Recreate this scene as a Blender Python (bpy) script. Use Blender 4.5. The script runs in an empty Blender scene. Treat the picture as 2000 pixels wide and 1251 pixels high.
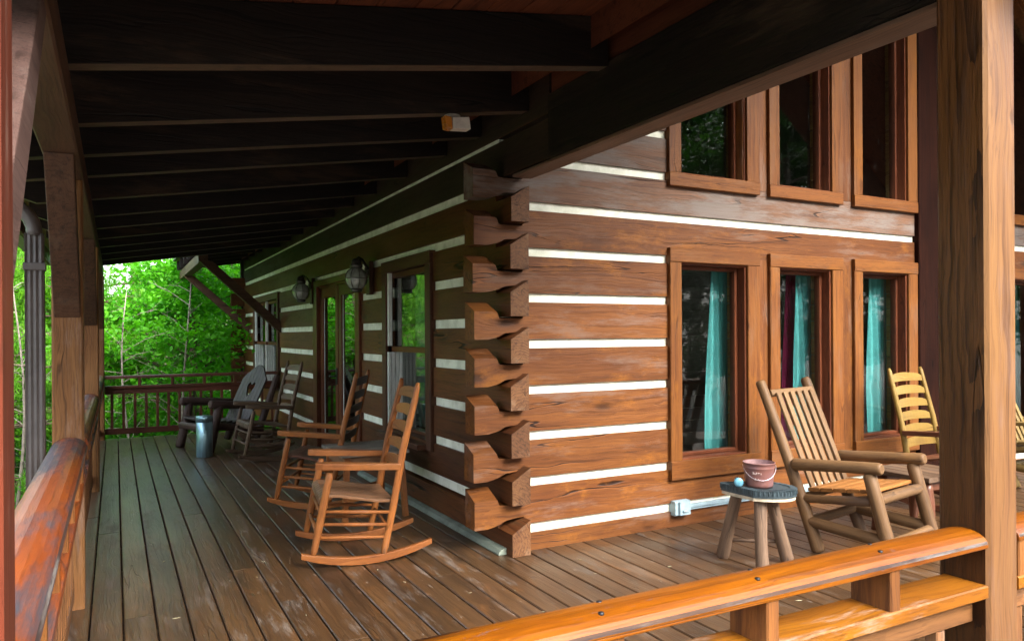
import bpy, bmesh, math, random
import numpy as np
from mathutils import Vector, Matrix
R = math.radians
random.seed(7); rng = np.random.default_rng(7)
S = bpy.context.scene

# ------------------------------------------------------------------ camera
TH = math.atan(775/1450.0)
cam = bpy.data.cameras.new('camera'); camo = bpy.data.objects.new('camera', cam)
S.collection.objects.link(camo); S.camera = camo
cam.sensor_width = 36; cam.lens = 36*1450/2000.0
cam.shift_y = 0.0129
cam.clip_start = 0.05; cam.clip_end = 2000
fw = Vector((math.sin(TH), math.cos(TH), 0)); rt = Vector((math.cos(TH), -math.sin(TH), 0)); up = Vector((0, 0, 1))
roll = 0.006
r2 = (rt*math.cos(roll) - up*math.sin(roll)); u2 = (up*math.cos(roll) + rt*math.sin(roll))
M = Matrix((r2, u2, -fw)).transposed().to_4x4(); M.translation = (0, 0, 1.5)
camo.matrix_world = M

# ------------------------------------------------------------------ sky, sun, exposure
SUN_EL, SUN_AZ = R(38), R(166)          # azimuth clockwise from +Y
w = bpy.data.worlds.new('World'); S.world = w; w.use_nodes = True
nt = w.node_tree; nt.nodes.clear()
o = nt.nodes.new('ShaderNodeOutputWorld'); bg = nt.nodes.new('ShaderNodeBackground')
sk = nt.nodes.new('ShaderNodeTexSky'); sk.sky_type = 'NISHITA'; sk.sun_disc = False
sk.sun_elevation = SUN_EL; sk.sun_rotation = SUN_AZ; sk.air_density = 1.0; sk.dust_density = 3.0; sk.ozone_density = 1.0
hs = nt.nodes.new('ShaderNodeHueSaturation'); hs.inputs['Saturation'].default_value = 0.45
nt.links.new(sk.outputs[0], hs.inputs['Color']); nt.links.new(hs.outputs[0], bg.inputs[0])
bg.inputs[1].default_value = 0.15; nt.links.new(bg.outputs[0], o.inputs[0])
sl = bpy.data.lights.new('sun', 'SUN'); sl.energy = 0.75; sl.angle = R(30); sl.color = (1.0, 0.95, 0.87)
so = bpy.data.objects.new('sun', sl); S.collection.objects.link(so)
sd = Vector((math.sin(SUN_AZ)*math.cos(SUN_EL), math.cos(SUN_AZ)*math.cos(SUN_EL), math.sin(SUN_EL)))
so.rotation_euler = sd.to_track_quat('Z', 'Y').to_euler(); so.location = (0, -10, 20)
S.view_settings.view_transform = 'Standard'; S.view_settings.look = 'None'; S.view_settings.gamma = 1
S.view_settings.exposure = 3.05
S.cycles.max_bounces = 10; S.cycles.diffuse_bounces = 5; S.cycles.transparent_max_bounces = 16
S.cycles.use_denoising = True

# ------------------------------------------------------------------ node helpers
class NB:
    def __init__(s, name):
        s.m = bpy.data.materials.new(name); s.m.use_nodes = True; s.t = s.m.node_tree; s.t.nodes.clear()
        s.out = s.n('ShaderNodeOutputMaterial')
    def n(s, ty, **kw):
        x = s.t.nodes.new(ty)
        for k, v in kw.items(): setattr(x, k, v)
        return x
    def put(s, sock, v):
        if hasattr(v, 'is_linked') or isinstance(v, bpy.types.NodeSocket): s.t.links.new(v, sock)
        else: sock.default_value = v
    def math(s, op, a, b=0.0, c=0.0, clamp=False):
        x = s.n('ShaderNodeMath', operation=op, use_clamp=clamp)
        for i, v in enumerate((a, b, c)): s.put(x.inputs[i], v)
        return x.outputs[0]
    def vmul(s, v, k):
        x = s.n('ShaderNodeVectorMath', operation='MULTIPLY'); s.put(x.inputs[0], v); s.put(x.inputs[1], k); return x.outputs[0]
    def vadd(s, v, k):
        x = s.n('ShaderNodeVectorMath', operation='ADD'); s.put(x.inputs[0], v); s.put(x.inputs[1], k); return x.outputs[0]
    def noise(s, v, sc=1.0, det=4.0, ro=0.6, dist=0.0):
        x = s.n('ShaderNodeTexNoise'); s.put(x.inputs['Vector'], v); x.inputs['Scale'].default_value = sc
        x.inputs['Detail'].default_value = det; x.inputs['Roughness'].default_value = ro; x.inputs['Distortion'].default_value = dist
        return x.outputs['Fac']
    def ss(s, v, a, b):
        x = s.n('ShaderNodeMapRange', interpolation_type='SMOOTHSTEP'); s.put(x.inputs[0], v)
        x.inputs[1].default_value = a; x.inputs[2].default_value = b; return x.outputs[0]
    def mix(s, f, a, b, mode='MIX'):
        x = s.n('ShaderNodeMix', data_type='RGBA', blend_type=mode); s.put(x.inputs[0], f)
        for i, v in ((6, a), (7, b)):
            s.put(x.inputs[i], (v[0], v[1], v[2], 1.0) if isinstance(v, tuple) else v)
        return x.outputs[2]
    def sepr(s, c):
        x = s.n('ShaderNodeSeparateColor'); s.put(x.inputs[0], c); return x.outputs[0]
    def attr(s, name):
        return s.n('ShaderNodeAttribute', attribute_name=name)
    def bsdf(s, col, rough=0.5, metal=0.0, spec=0.5, bump=None, bstr=0.3, bdist=0.01, coat=0.0, coatr=0.2):
        b = s.n('ShaderNodeBsdfPrincipled')
        s.put(b.inputs['Base Color'], (col[0], col[1], col[2], 1.0) if isinstance(col, tuple) else col)
        s.put(b.inputs['Roughness'], rough); s.put(b.inputs['Metallic'], metal)
        b.inputs['Specular IOR Level'].default_value = spec
        b.inputs['Coat Weight'].default_value = coat; b.inputs['Coat Roughness'].default_value = coatr
        if bump is not None:
            bp = s.n('ShaderNodeBump'); bp.inputs['Strength'].default_value = bstr; bp.inputs['Distance'].default_value = bdist
            s.put(bp.inputs['Height'], bump); s.t.links.new(bp.outputs[0], b.inputs['Normal'])
        s.t.links.new(b.outputs[0], s.out.inputs[0]); return b

def wood(name, ca, cb, cd, rough=0.5, knots=0.75, coat=0.0, wear=None, wamt=0.5, wsc=1.0, wlo=0.52, ring=0.6, spec=0.22, var=0.35, bstr=0.35, dark=None, damt=0.5, scratch=None, checks=0.5):
    """ca/cb main tones, cd dark grain tone; the grain runs along gco.x of every piece"""
    s = NB(name); v = s.attr('gco').outputs['Vector']; rnd = s.attr('rnd').outputs['Fac']
    vo = s.n('ShaderNodeTexVoronoi', feature='F1'); s.put(vo.inputs['Vector'], s.vmul(v, (1.7, 5.0, 5.0))); vo.inputs['Scale'].default_value = 1.0
    kd = vo.outputs['Distance']
    ksz = s.ss(s.n('ShaderNodeSeparateColor').outputs[0] if False else s.sepr(vo.outputs['Color']), 0.35, 1.0)
    kd = s.math('DIVIDE', kd, s.math('MAXIMUM', ksz, 0.02))
    kn = s.ss(kd, 0.22, 0.07)                       # knot core
    kh = s.math('MULTIPLY', s.ss(kd, 0.65, 0.05), s.ss(ksz, 0.05, 0.3))                       # swirl round the knot
    sep = s.n('ShaderNodeSeparateXYZ'); s.put(sep.inputs[0], v)
    wob = s.noise(s.vmul(v, (1.6, 5, 5)), 1.0, 3.0)
    y = s.math('ADD', sep.outputs[1], s.math('MULTIPLY', s.math('SUBTRACT', wob, 0.5), 0.10))
    y = s.math('ADD', y, s.math('MULTIPLY', kh, 0.035))
    z = s.math('ADD', sep.outputs[2], s.math('MULTIPLY', kh, 0.02))
    cv = s.n('ShaderNodeCombineXYZ'); s.put(cv.inputs[0], sep.outputs[0]); s.put(cv.inputs[1], y); s.put(cv.inputs[2], z)
    g1 = s.noise(s.vmul(cv.outputs[0], (0.9, 34, 34)), 1.0, 5.0, 0.65)
    g2 = s.noise(s.vmul(cv.outputs[0], (5.0, 170, 170)), 1.0, 3.0, 0.6)
    wv = s.n('ShaderNodeTexWave', wave_type='RINGS', rings_direction='X', wave_profile='SAW')
    s.put(wv.inputs['Vector'], s.vmul(cv.outputs[0], (0.10, 1, 1))); wv.inputs['Scale'].default_value = 15.0
    wv.inputs['Distortion'].default_value = 3.5; wv.inputs['Detail'].default_value = 4.0; wv.inputs['Detail Scale'].default_value = 2.0; wv.inputs['Detail Roughness'].default_value = 0.6
    ringm = s.math('MULTIPLY', s.ss(wv.outputs['Fac'], 0.5, 1.0), s.ss(s.noise(s.vmul(v, (1.3, 22, 22)), 1.0, 4.0), 0.35, 0.62))
    big = s.noise(s.vmul(v, (0.9, 3.0, 3.0)), 1.0, 4.0, 0.6)
    c = s.mix(s.ss(s.math('ADD', s.math('MULTIPLY', big, 0.6), s.math('MULTIPLY', g1, 0.4)), 0.36, 0.64), ca, cb)
    c = s.mix(s.math('MULTIPLY', ringm, ring), c, cd)
    c = s.mix(s.math('MULTIPLY', s.ss(g1, 0.53, 0.72), 0.7), c, cd)
    c = s.mix(s.math('MULTIPLY', s.ss(g2, 0.48, 0.72), 0.5), c, cd)
    c = s.mix(s.math('MULTIPLY', s.math('MULTIPLY', kh, kh), knots*0.5), c, cd)
    c = s.mix(s.math('MULTIPLY', kn, knots), c, (cd[0]*0.4, cd[1]*0.35, cd[2]*0.35))
    cn = s.noise(s.vmul(cv.outputs[0], (0.32, 6.5, 6.5)), 1.0, 2.0, 0.45)
    ck = s.math('MULTIPLY', s.ss(s.math('ABSOLUTE', s.math('SUBTRACT', cn, 0.5)), 0.007, 0.002), s.ss(s.noise(s.vmul(v, (0.7, 2, 2)), 1.0, 2.0), 0.46, 0.56))
    ck = s.math('MULTIPLY', ck, checks)
    c = s.mix(ck, c, (cd[0]*.35, cd[1]*.35, cd[2]*.35))
    ck2 = s.math('MULTIPLY', s.ss(s.math('ABSOLUTE', s.math('SUBTRACT', cn, 0.488)), 0.006, 0.002), s.math('MULTIPLY', checks, 0.45))
    c = s.mix(s.math('MULTIPLY', ck2, s.ss(s.noise(s.vmul(v, (0.7, 2, 2)), 1.0, 2.0), 0.46, 0.56)), c, (ca[0]*1.5, ca[1]*1.45, ca[2]*1.4))
    if dark is not None:
        dn = s.noise(s.vmul(v, (2.2*wsc, 5*wsc, 5*wsc)), 1.3, 6.0, 0.7)
        c = s.mix(s.math('MULTIPLY', s.ss(dn, 0.52, 0.70), damt), c, dark)
    wm = None
    if wear is not None:
        wn = s.noise(s.vadd(s.vmul(v, (1.2*wsc, 6*wsc, 6*wsc)), (7, 3, 1)), 1.0, 7.0, 0.72)
        wm = s.math('MULTIPLY', s.ss(wn, wlo, wlo+.16), wamt)
        wm = s.math('MULTIPLY', wm, s.math('ADD', 0.45, g2))
        c = s.mix(wm, c, wear)
    if scratch is not None:
        sn = s.noise(s.vmul(v, (5, 16, 16)), 1.4, 9.0, 0.8)
        c = s.mix(s.math('MULTIPLY', s.ss(sn, 0.60, 0.67), 0.8), c, scratch)
    f = s.math('ADD', 1.0-var/2, s.math('MULTIPLY', rnd, var))
    cm = s.n('ShaderNodeCombineXYZ')
    for i in range(3): s.put(cm.inputs[i], f)
    c = s.mix(1.0, c, cm.outputs[0], 'MULTIPLY')
    ro = s.math('ADD', rough-0.1, s.math('MULTIPLY', big, 0.22))
    if wm is not None: ro = s.math('ADD', ro, s.math('MULTIPLY', wm, 0.3))
    h = s.math('ADD', s.math('MULTIPLY', g1, 0.6), s.math('MULTIPLY', g2, 0.35))
    h = s.math('SUBTRACT', h, s.math('MULTIPLY', ringm, 0.25))
    h = s.math('SUBTRACT', h, s.math('MULTIPLY', kn, 0.6)); h = s.math('SUBTRACT', h, s.math('MULTIPLY', ck, 1.5))
    s.bsdf(c, ro, 0.0, spec, h, bstr, 0.006, coat, 0.18)
    return s.m

def plain(name, col, rough=0.5, metal=0.0, nsc=20.0, var=0.25, bstr=0.15, spec=0.5, coat=0.0, col2=None, streak=None):
    s = NB(name); tc = s.n('ShaderNodeTexCoord').outputs['Object']
    if streak: tc2 = s.vmul(tc, streak)
    else: tc2 = tc
    n1 = s.noise(tc2, nsc, 6.0, 0.65); n2 = s.noise(tc, nsc*6, 3.0)
    c2 = col2 if col2 else (col[0]*(1-var), col[1]*(1-var), col[2]*(1-var))
    c = s.mix(s.ss(n1, 0.38, 0.66), col, c2)
    s.bsdf(c, s.math('ADD', rough-0.06, s.math('MULTIPLY', n1, 0.16)), metal, spec, s.math('ADD', n1, s.math('MULTIPLY', n2, 0.4)), bstr, 0.004, coat)
    return s.m

def glass(name, ior=1.65, tint=(0.90, 0.95, 0.94)):
    s = NB(name); fr = s.n('ShaderNodeFresnel'); fr.inputs[0].default_value = ior
    tr = s.n('ShaderNodeBsdfTransparent'); tr.inputs[0].default_value = (*tint, 1)
    gl = s.n('ShaderNodeBsdfGlossy'); gl.inputs['Roughness'].default_value = 0.015; gl.inputs[0].default_value = (0.95, 0.98, 0.97, 1)
    tc = s.n('ShaderNodeTexCoord').outputs['Object']
    dn = s.noise(s.vmul(tc, (30, 30, 3)), 1.0, 8.0, 0.75)
    df = s.n('ShaderNodeBsdfDiffuse'); df.inputs[0].default_value = (0.5, 0.52, 0.5, 1)
    mx = s.n('ShaderNodeMixShader'); geo = s.n('ShaderNodeNewGeometry'); s.put(mx.inputs[0], s.math('MULTIPLY', fr.outputs[0], s.math('SUBTRACT', 1.0, geo.outputs['Backfacing']), clamp=True))
    s.t.links.new(tr.outputs[0], mx.inputs[1]); s.t.links.new(gl.outputs[0], mx.inputs[2])
    m2 = s.n('ShaderNodeMixShader'); s.put(m2.inputs[0], s.math('MULTIPLY', s.ss(dn, 0.60, 0.8), 0.14))
    s.t.links.new(mx.outputs[0], m2.inputs[1]); s.t.links.new(df.outputs[0], m2.inputs[2])
    s.t.links.new(m2.outputs[0], s.out.inputs[0]); return s.m

def leafmat(name, ca, cb, trans=0.45):
    s = NB(name); rnd = s.attr('rnd').outputs['Fac']
    c = s.mix(rnd, ca, cb)
    d = s.n('ShaderNodeBsdfPrincipled'); s.put(d.inputs['Base Color'], c); d.inputs['Roughness'].default_value = 0.55
    d.inputs['Specular IOR Level'].default_value = 0.3
    t = s.n('ShaderNodeBsdfTranslucent'); s.put(t.inputs[0], s.mix(1.0, c, (1.5, 1.7, 0.5), 'MULTIPLY'))
    mx = s.n('ShaderNodeMixShader'); mx.inputs[0].default_value = trans
    s.t.links.new(d.outputs[0], mx.inputs[1]); s.t.links.new(t.outputs[0], mx.inputs[2]); s.t.links.new(mx.outputs[0], s.out.inputs[0])
    return s.m

def mirror_x(v): return 2*7.0 - v

MT = {}
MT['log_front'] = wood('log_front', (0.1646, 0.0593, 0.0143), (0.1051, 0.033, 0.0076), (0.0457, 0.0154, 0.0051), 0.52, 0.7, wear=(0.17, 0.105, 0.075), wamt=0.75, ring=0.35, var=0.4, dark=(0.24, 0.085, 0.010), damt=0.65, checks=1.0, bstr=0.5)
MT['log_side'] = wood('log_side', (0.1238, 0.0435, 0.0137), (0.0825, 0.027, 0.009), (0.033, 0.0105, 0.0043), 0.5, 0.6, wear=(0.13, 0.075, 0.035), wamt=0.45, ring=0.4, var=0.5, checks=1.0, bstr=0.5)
MT['log_end'] = MT['log_front']
MT['log_endgrain'] = wood('log_endgrain', (0.1584, 0.072, 0.0288), (0.1008, 0.0432, 0.0187), (0.036, 0.0158, 0.0086), 0.6, 0.4, ring=0.7, wear=(0.25, 0.17, 0.11), wamt=0.5)
MT['log_plate_shaded'] = wood('log_plate_shaded', (0.040, 0.024, 0.014), (0.026, 0.016, 0.010), (0.011, 0.008, 0.006), 0.6, 0.6, wear=(0.055, 0.034, 0.02), wamt=0.6, ring=0.4, checks=.8)
MT['base_strip'] = plain('base_strip', (0.20, 0.24, 0.19), 0.7, 0, 7, 0.35, 0.2)
MT['chink'] = plain('chink', (0.80, 0.82, 0.70), 0.8, 0, 7, 0.12, 0.6, col2=(0.62, 0.64, 0.52))
MT['log_gray'] = wood('log_gray', (0.1445, 0.0723, 0.0391), (0.0978, 0.0493, 0.0289), (0.0425, 0.0221, 0.0153), 0.6, 0.7, wear=(0.15, 0.125, 0.11), wamt=1.0, wsc=.6, wlo=.42, ring=0.5, var=0.3, checks=1.0, bstr=0.6)
MT['soffit'] = wood('soffit', (0.15, 0.085, 0.055), (0.105, 0.06, 0.04), (0.05, 0.03, 0.02), 0.6, 0.5, wear=(0.16, 0.12, 0.10), wamt=0.5)
MT['trim'] = wood('trim', (0.1759, 0.0658, 0.015), (0.125, 0.0408, 0.0086), (0.0556, 0.0182, 0.0053), 0.48, 0.6, ring=0.25, var=0.25, wear=(0.15, 0.085, 0.05), wamt=0.5, dark=(0.22, 0.078, 0.008), damt=0.5)
MT['trim_dark'] = wood('trim_dark', (0.10, 0.042, 0.022), (0.065, 0.028, 0.016), (0.03, 0.013, 0.009), 0.5, 0.4, ring=0.3)
MT['sash'] = wood('sash', (0.15, 0.045, 0.018), (0.10, 0.03, 0.014), (0.04, 0.015, 0.01), 0.4, 0.2, ring=0.15)
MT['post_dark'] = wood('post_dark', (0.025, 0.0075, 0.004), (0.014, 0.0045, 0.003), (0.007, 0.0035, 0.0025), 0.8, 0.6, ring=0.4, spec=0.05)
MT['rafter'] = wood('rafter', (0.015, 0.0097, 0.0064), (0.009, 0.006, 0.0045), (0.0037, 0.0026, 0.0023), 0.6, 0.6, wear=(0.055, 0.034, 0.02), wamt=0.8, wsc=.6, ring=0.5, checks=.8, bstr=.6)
MT['rafter_under_lit'] = wood('rafter_under_lit', (0.095, 0.062, 0.038), (0.065, 0.043, 0.028), (0.03, 0.02, 0.014), 0.6, 0.5, wear=(0.12, 0.10, 0.075), wamt=0.5)
MT['ceiling'] = wood('ceiling', (0.15, 0.045, 0.02), (0.10, 0.03, 0.014), (0.04, 0.014, 0.008), 0.55, 0.6, ring=0.3)
MT['post'] = wood('post', (0.2592, 0.1224, 0.0432), (0.18, 0.0756, 0.0245), (0.054, 0.0238, 0.0108), 0.5, 0.9, wear=(0.33, 0.22, 0.17), wamt=0.5, ring=0.7, bstr=0.6)
MT['brace'] = wood('brace', (0.10, 0.05, 0.028), (0.065, 0.034, 0.02), (0.025, 0.014, 0.01), 0.55, 0.5, wear=(0.14, 0.10, 0.075), wamt=0.3, ring=0.4)
MT['rail'] = wood('rail', (0.2271, 0.0672, 0.0003), (0.1578, 0.0389, 0.0003), (0.0568, 0.0156, 0.0004), 0.42, 1.0, coat=0.05, spec=.25, scratch=(0.10, 0.075, 0.08), wear=(0.10, 0.085, 0.09), wamt=0.85, wsc=0.9, ring=0.5, var=0.15, dark=(0.17, 0.035, 0.008), damt=0.6)
MT['rail_edge'] = wood('rail_edge', (0.09, 0.045, 0.025), (0.05, 0.032, 0.028), (0.025, 0.02, 0.022), 0.7, 0.4, wear=(0.20, 0.18, 0.165), wamt=0.9, wsc=1.3, ring=0.3)
MT['rail_gray'] = wood('rail_gray', (0.2909, 0.0677, 0.011), (0.1984, 0.0415, 0.0092), (0.0793, 0.0218, 0.0092), 0.42, 0.8, coat=0.1, wear=(0.055, 0.055, 0.066), wamt=0.95, wsc=0.55, wlo=.44, ring=0.3, var=0.2, dark=(0.20, 0.045, 0.010), damt=0.5)
MT['shelf'] = wood('shelf', (0.2815, 0.1022, 0.0063), (0.1987, 0.0629, 0.0048), (0.0828, 0.0275, 0.0048), 0.45, 0.7, wear=(0.38, 0.33, 0.28), wamt=0.95, wsc=0.8, ring=0.3, var=0.2)
MT['spacer'] = wood('spacer', (0.22, 0.085, 0.022), (0.15, 0.055, 0.016), (0.06, 0.022, 0.01), 0.5, 0.9, ring=0.4)
MT['baluster'] = wood('baluster', (0.224, 0.098, 0.035), (0.14, 0.0595, 0.0245), (0.063, 0.028, 0.014), 0.5, 0.5, wear=(0.22, 0.17, 0.14), wamt=0.4, ring=0.35)
MT['rail_far'] = wood('rail_far', (0.13, 0.042, 0.022), (0.08, 0.028, 0.016), (0.03, 0.013, 0.009), 0.45, 0.5, ring=0.3)
MT['deck'] = wood('deck', (0.0966, 0.0484, 0.0187), (0.0536, 0.0271, 0.012), (0.0229, 0.0124, 0.0059), 0.33, 0.6, wear=(0.15, 0.12, 0.095), wamt=0.75, wsc=1.6, ring=0.45, var=0.7, spec=0.65, dark=(0.115, 0.050, 0.016), damt=0.8, scratch=(0.30, 0.25, 0.20), bstr=0.5)
MT['joist'] = wood('joist', (0.06, 0.04, 0.03), (0.045, 0.03, 0.022), (0.02, 0.014, 0.01), 0.7, 0.3)
MT['orange_chair'] = wood('orange_chair', (0.3036, 0.1138, 0.0311), (0.2208, 0.0725, 0.0193), (0.0966, 0.0311, 0.011), 0.42, 0.4, ring=0.2, var=0.25, wear=(0.24, 0.13, 0.075), wamt=0.5, dark=(0.40, 0.13, 0.02), damt=0.4)
MT['chair_seat'] = wood('chair_seat', (0.216, 0.108, 0.0504), (0.144, 0.0684, 0.0324), (0.0576, 0.0252, 0.0144), 0.35, 0.3, ring=0.2, var=0.5, wear=(0.36, 0.26, 0.18), wamt=0.4)
MT['chair_seat_dark'] = wood('chair_seat_dark', (0.10, 0.045, 0.028), (0.07, 0.03, 0.02), (0.03, 0.014, 0.01), 0.35, 0.3, ring=0.2, var=0.4)
MT['slat_dark'] = wood('slat_dark', (0.055, 0.03, 0.02), (0.035, 0.02, 0.014), (0.016, 0.01, 0.008), 0.45, 0.3, ring=0.2)
MT['log_tan'] = wood('log_tan', (0.153, 0.085, 0.0382), (0.1062, 0.0553, 0.0234), (0.0425, 0.0234, 0.0119), 0.55, 0.8, ring=0.2, wear=(0.10, 0.066, 0.048), wamt=0.9, wsc=.7, var=0.3, dark=(.26,.13,.04), damt=.4)
MT['log_brown'] = wood('log_brown', (0.24, 0.13, 0.065), (0.16, 0.085, 0.042), (0.07, 0.04, 0.025), 0.5, 0.8, ring=0.15, wear=(0.14, 0.09, 0.06), wamt=0.6, var=0.3)
MT['slat_tan'] = wood('slat_tan', (0.1848, 0.1107, 0.0535), (0.1446, 0.0802, 0.0363), (0.0804, 0.0419, 0.0191), 0.45, 0.4, ring=0.2, var=0.25)
MT['seat_orange'] = wood('seat_orange', (0.35, 0.154, 0.042), (0.266, 0.105, 0.028), (0.112, 0.049, 0.0175), 0.4, 0.4, ring=0.25)
MT['yellow'] = wood('yellow', (0.2197, 0.1435, 0.0346), (0.1798, 0.1077, 0.0226), (0.1132, 0.0587, 0.0134), 0.4, 0.3, ring=0.12, var=0.2)
MT['brown_gloss'] = wood('brown_gloss', (0.16, 0.06, 0.03), (0.11, 0.04, 0.022), (0.05, 0.02, 0.012), 0.35, 0.4, coat=0.2, ring=0.25)
MT['table_top'] = wood('table_top', (0.14, 0.084, 0.0525), (0.091, 0.056, 0.035), (0.042, 0.0245, 0.0175), 0.42, 0.4, wear=(0.22, 0.18, 0.15), wamt=0.5, ring=0.25)
MT['table_gray'] = wood('table_gray', (0.238, 0.21, 0.175), (0.154, 0.14, 0.119), (0.07, 0.063, 0.056), 0.38, 0.3, wear=(0.24, 0.22, 0.2), wamt=0.5, ring=0.2)
MT['adirondack'] = wood('adirondack', (0.0665, 0.0546, 0.0504), (0.042, 0.035, 0.0336), (0.0196, 0.0154, 0.0154), 0.42, 0.3, wear=(0.14, 0.12, 0.115), wamt=0.4, ring=0.2)
MT['adir_log'] = wood('adir_log', (0.075, 0.045, 0.035), (0.05, 0.03, 0.024), (0.024, 0.015, 0.012), 0.5, 0.4, wear=(0.13, 0.09, 0.075), wamt=0.4, ring=0.2)
MT['rustic'] = wood('rustic', (0.13, 0.085, 0.05), (0.085, 0.052, 0.032), (0.035, 0.022, 0.015), 0.5, 0.4, wear=(0.18, 0.13, 0.085), wamt=0.4, ring=0.2)
MT['stool_leg'] = wood('stool_leg', (0.18, 0.114, 0.072), (0.12, 0.075, 0.051), (0.048, 0.03, 0.021), 0.55, 0.7, wear=(0.13, 0.12, 0.125), wamt=0.95, wsc=0.6, ring=0.15, var=0.3)
MT['yellow_pine'] = wood('yellow_pine', (0.224, 0.1512, 0.0504), (0.168, 0.1064, 0.0336), (0.0784, 0.0476, 0.0168), 0.5, 0.4, ring=0.2)
MT['tire'] = plain('tire', (0.035, 0.055, 0.065), 0.45, 0, 30, 0.4, 0.5)
MT['board_pale'] = plain('board_pale', (0.55, 0.47, 0.34), 0.6, 0, 20, 0.3)
MT['pail'] = plain('pail', (0.15, 0.060, 0.048), 0.42, 0.15, 10, 0.4, 0.25, col2=(0.15, 0.078, 0.08), coat=0.1)
MT['pail_in'] = plain('pail_in', (0.26, 0.15, 0.15), 0.5, 0.2, 12, 0.5)
MT['chalk'] = plain('chalk', (0.62, 0.50, 0.46), 0.8, 0, 40, 0.2)
MT['wire'] = plain('wire', (0.55, 0.48, 0.52), 0.35, 0.8, 30, 0.2)
MT['cup'] = plain('cup', (0.13, 0.33, 0.42), 0.35, 0, 14, 0.3, col2=(0.07, 0.22, 0.32))
MT['steel_blue'] = plain('steel_blue', (0.36, 0.60, 0.70), 0.28, 0.85, 5, 0.3, 0.1, streak=(8, 8, 0.6))
MT['gutter'] = plain('gutter', (0.13, 0.115, 0.11), 0.4, 0.1, 6, 0.25, 0.08)
MT['lantern'] = plain('lantern', (0.12, 0.115, 0.105), 0.35, 0.8, 30, 0.3)
MT['globe'] = plain('globe', (0.34, 0.38, 0.34), 0.12, 0.0, 18, 0.3, 0.1, 0.9, 0.6)
MT['outlet'] = plain('outlet', (0.27, 0.37, 0.42), 0.4, 0, 20, 0.2)
MT['white_vinyl'] = plain('white_vinyl', (0.68, 0.70, 0.66), 0.45, 0, 12, 0.12)
MT['flood_white'] = plain('flood_white', (0.62, 0.58, 0.50), 0.4, 0, 14, 0.25)
MT['amber'] = plain('amber', (0.55, 0.20, 0.03), 0.25, 0, 14, 0.4, coat=0.5)
MT['black_metal'] = plain('black_metal', (0.02, 0.02, 0.022), 0.4, 0.5, 20, 0.3)
MT['teal'] = plain('teal', (0.085, 0.34, 0.345), 0.8, 0, 6, 0.15, 0.1)
MT['burgundy'] = plain('burgundy', (0.50, 0.02, 0.13), 0.7, 0, 6, 0.3, 0.1)
MT['pale_cloth'] = plain('pale_cloth', (0.50, 0.62, 0.68), 0.8, 0, 6, 0.15, 0.1)
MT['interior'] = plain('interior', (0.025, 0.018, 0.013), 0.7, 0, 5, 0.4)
MT['pine_block'] = wood('pine_block', (0.34, 0.23, 0.08), (0.26, 0.17, 0.055), (0.12, 0.075, 0.03), 0.5, 0.5, var=0.35, ring=0.3)
MT['roofing'] = plain('roofing', (0.06, 0.07, 0.06), 0.45, 0.4, 8, 0.3)
MT['glass'] = glass('glass', 1.75)
MT['glass_side'] = glass('glass_side', 2.8, (0.6, 0.68, 0.64))
MT['bark'] = wood('bark', (0.16, 0.115, 0.08), (0.09, 0.065, 0.048), (0.04, 0.03, 0.024), 0.8, 0.3, wear=(0.22, 0.2, 0.17), wamt=0.5, ring=0.5, bstr=0.9)
MT['leaf_bright'] = leafmat('leaf_bright', (0.030, 0.20, 0.012), (0.125, 0.40, 0.014))
MT['leaf_mid'] = leafmat('leaf_mid', (0.022, 0.14, 0.012), (0.070, 0.27, 0.012))
MT['leaf_pine'] = leafmat('leaf_pine', (0.045, 0.17, 0.012), (0.15, 0.36, 0.016), 0.4)
MT['leaf_dark'] = leafmat('leaf_dark', (0.010, 0.040, 0.008), (0.028, 0.085, 0.012), 0.35)

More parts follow.
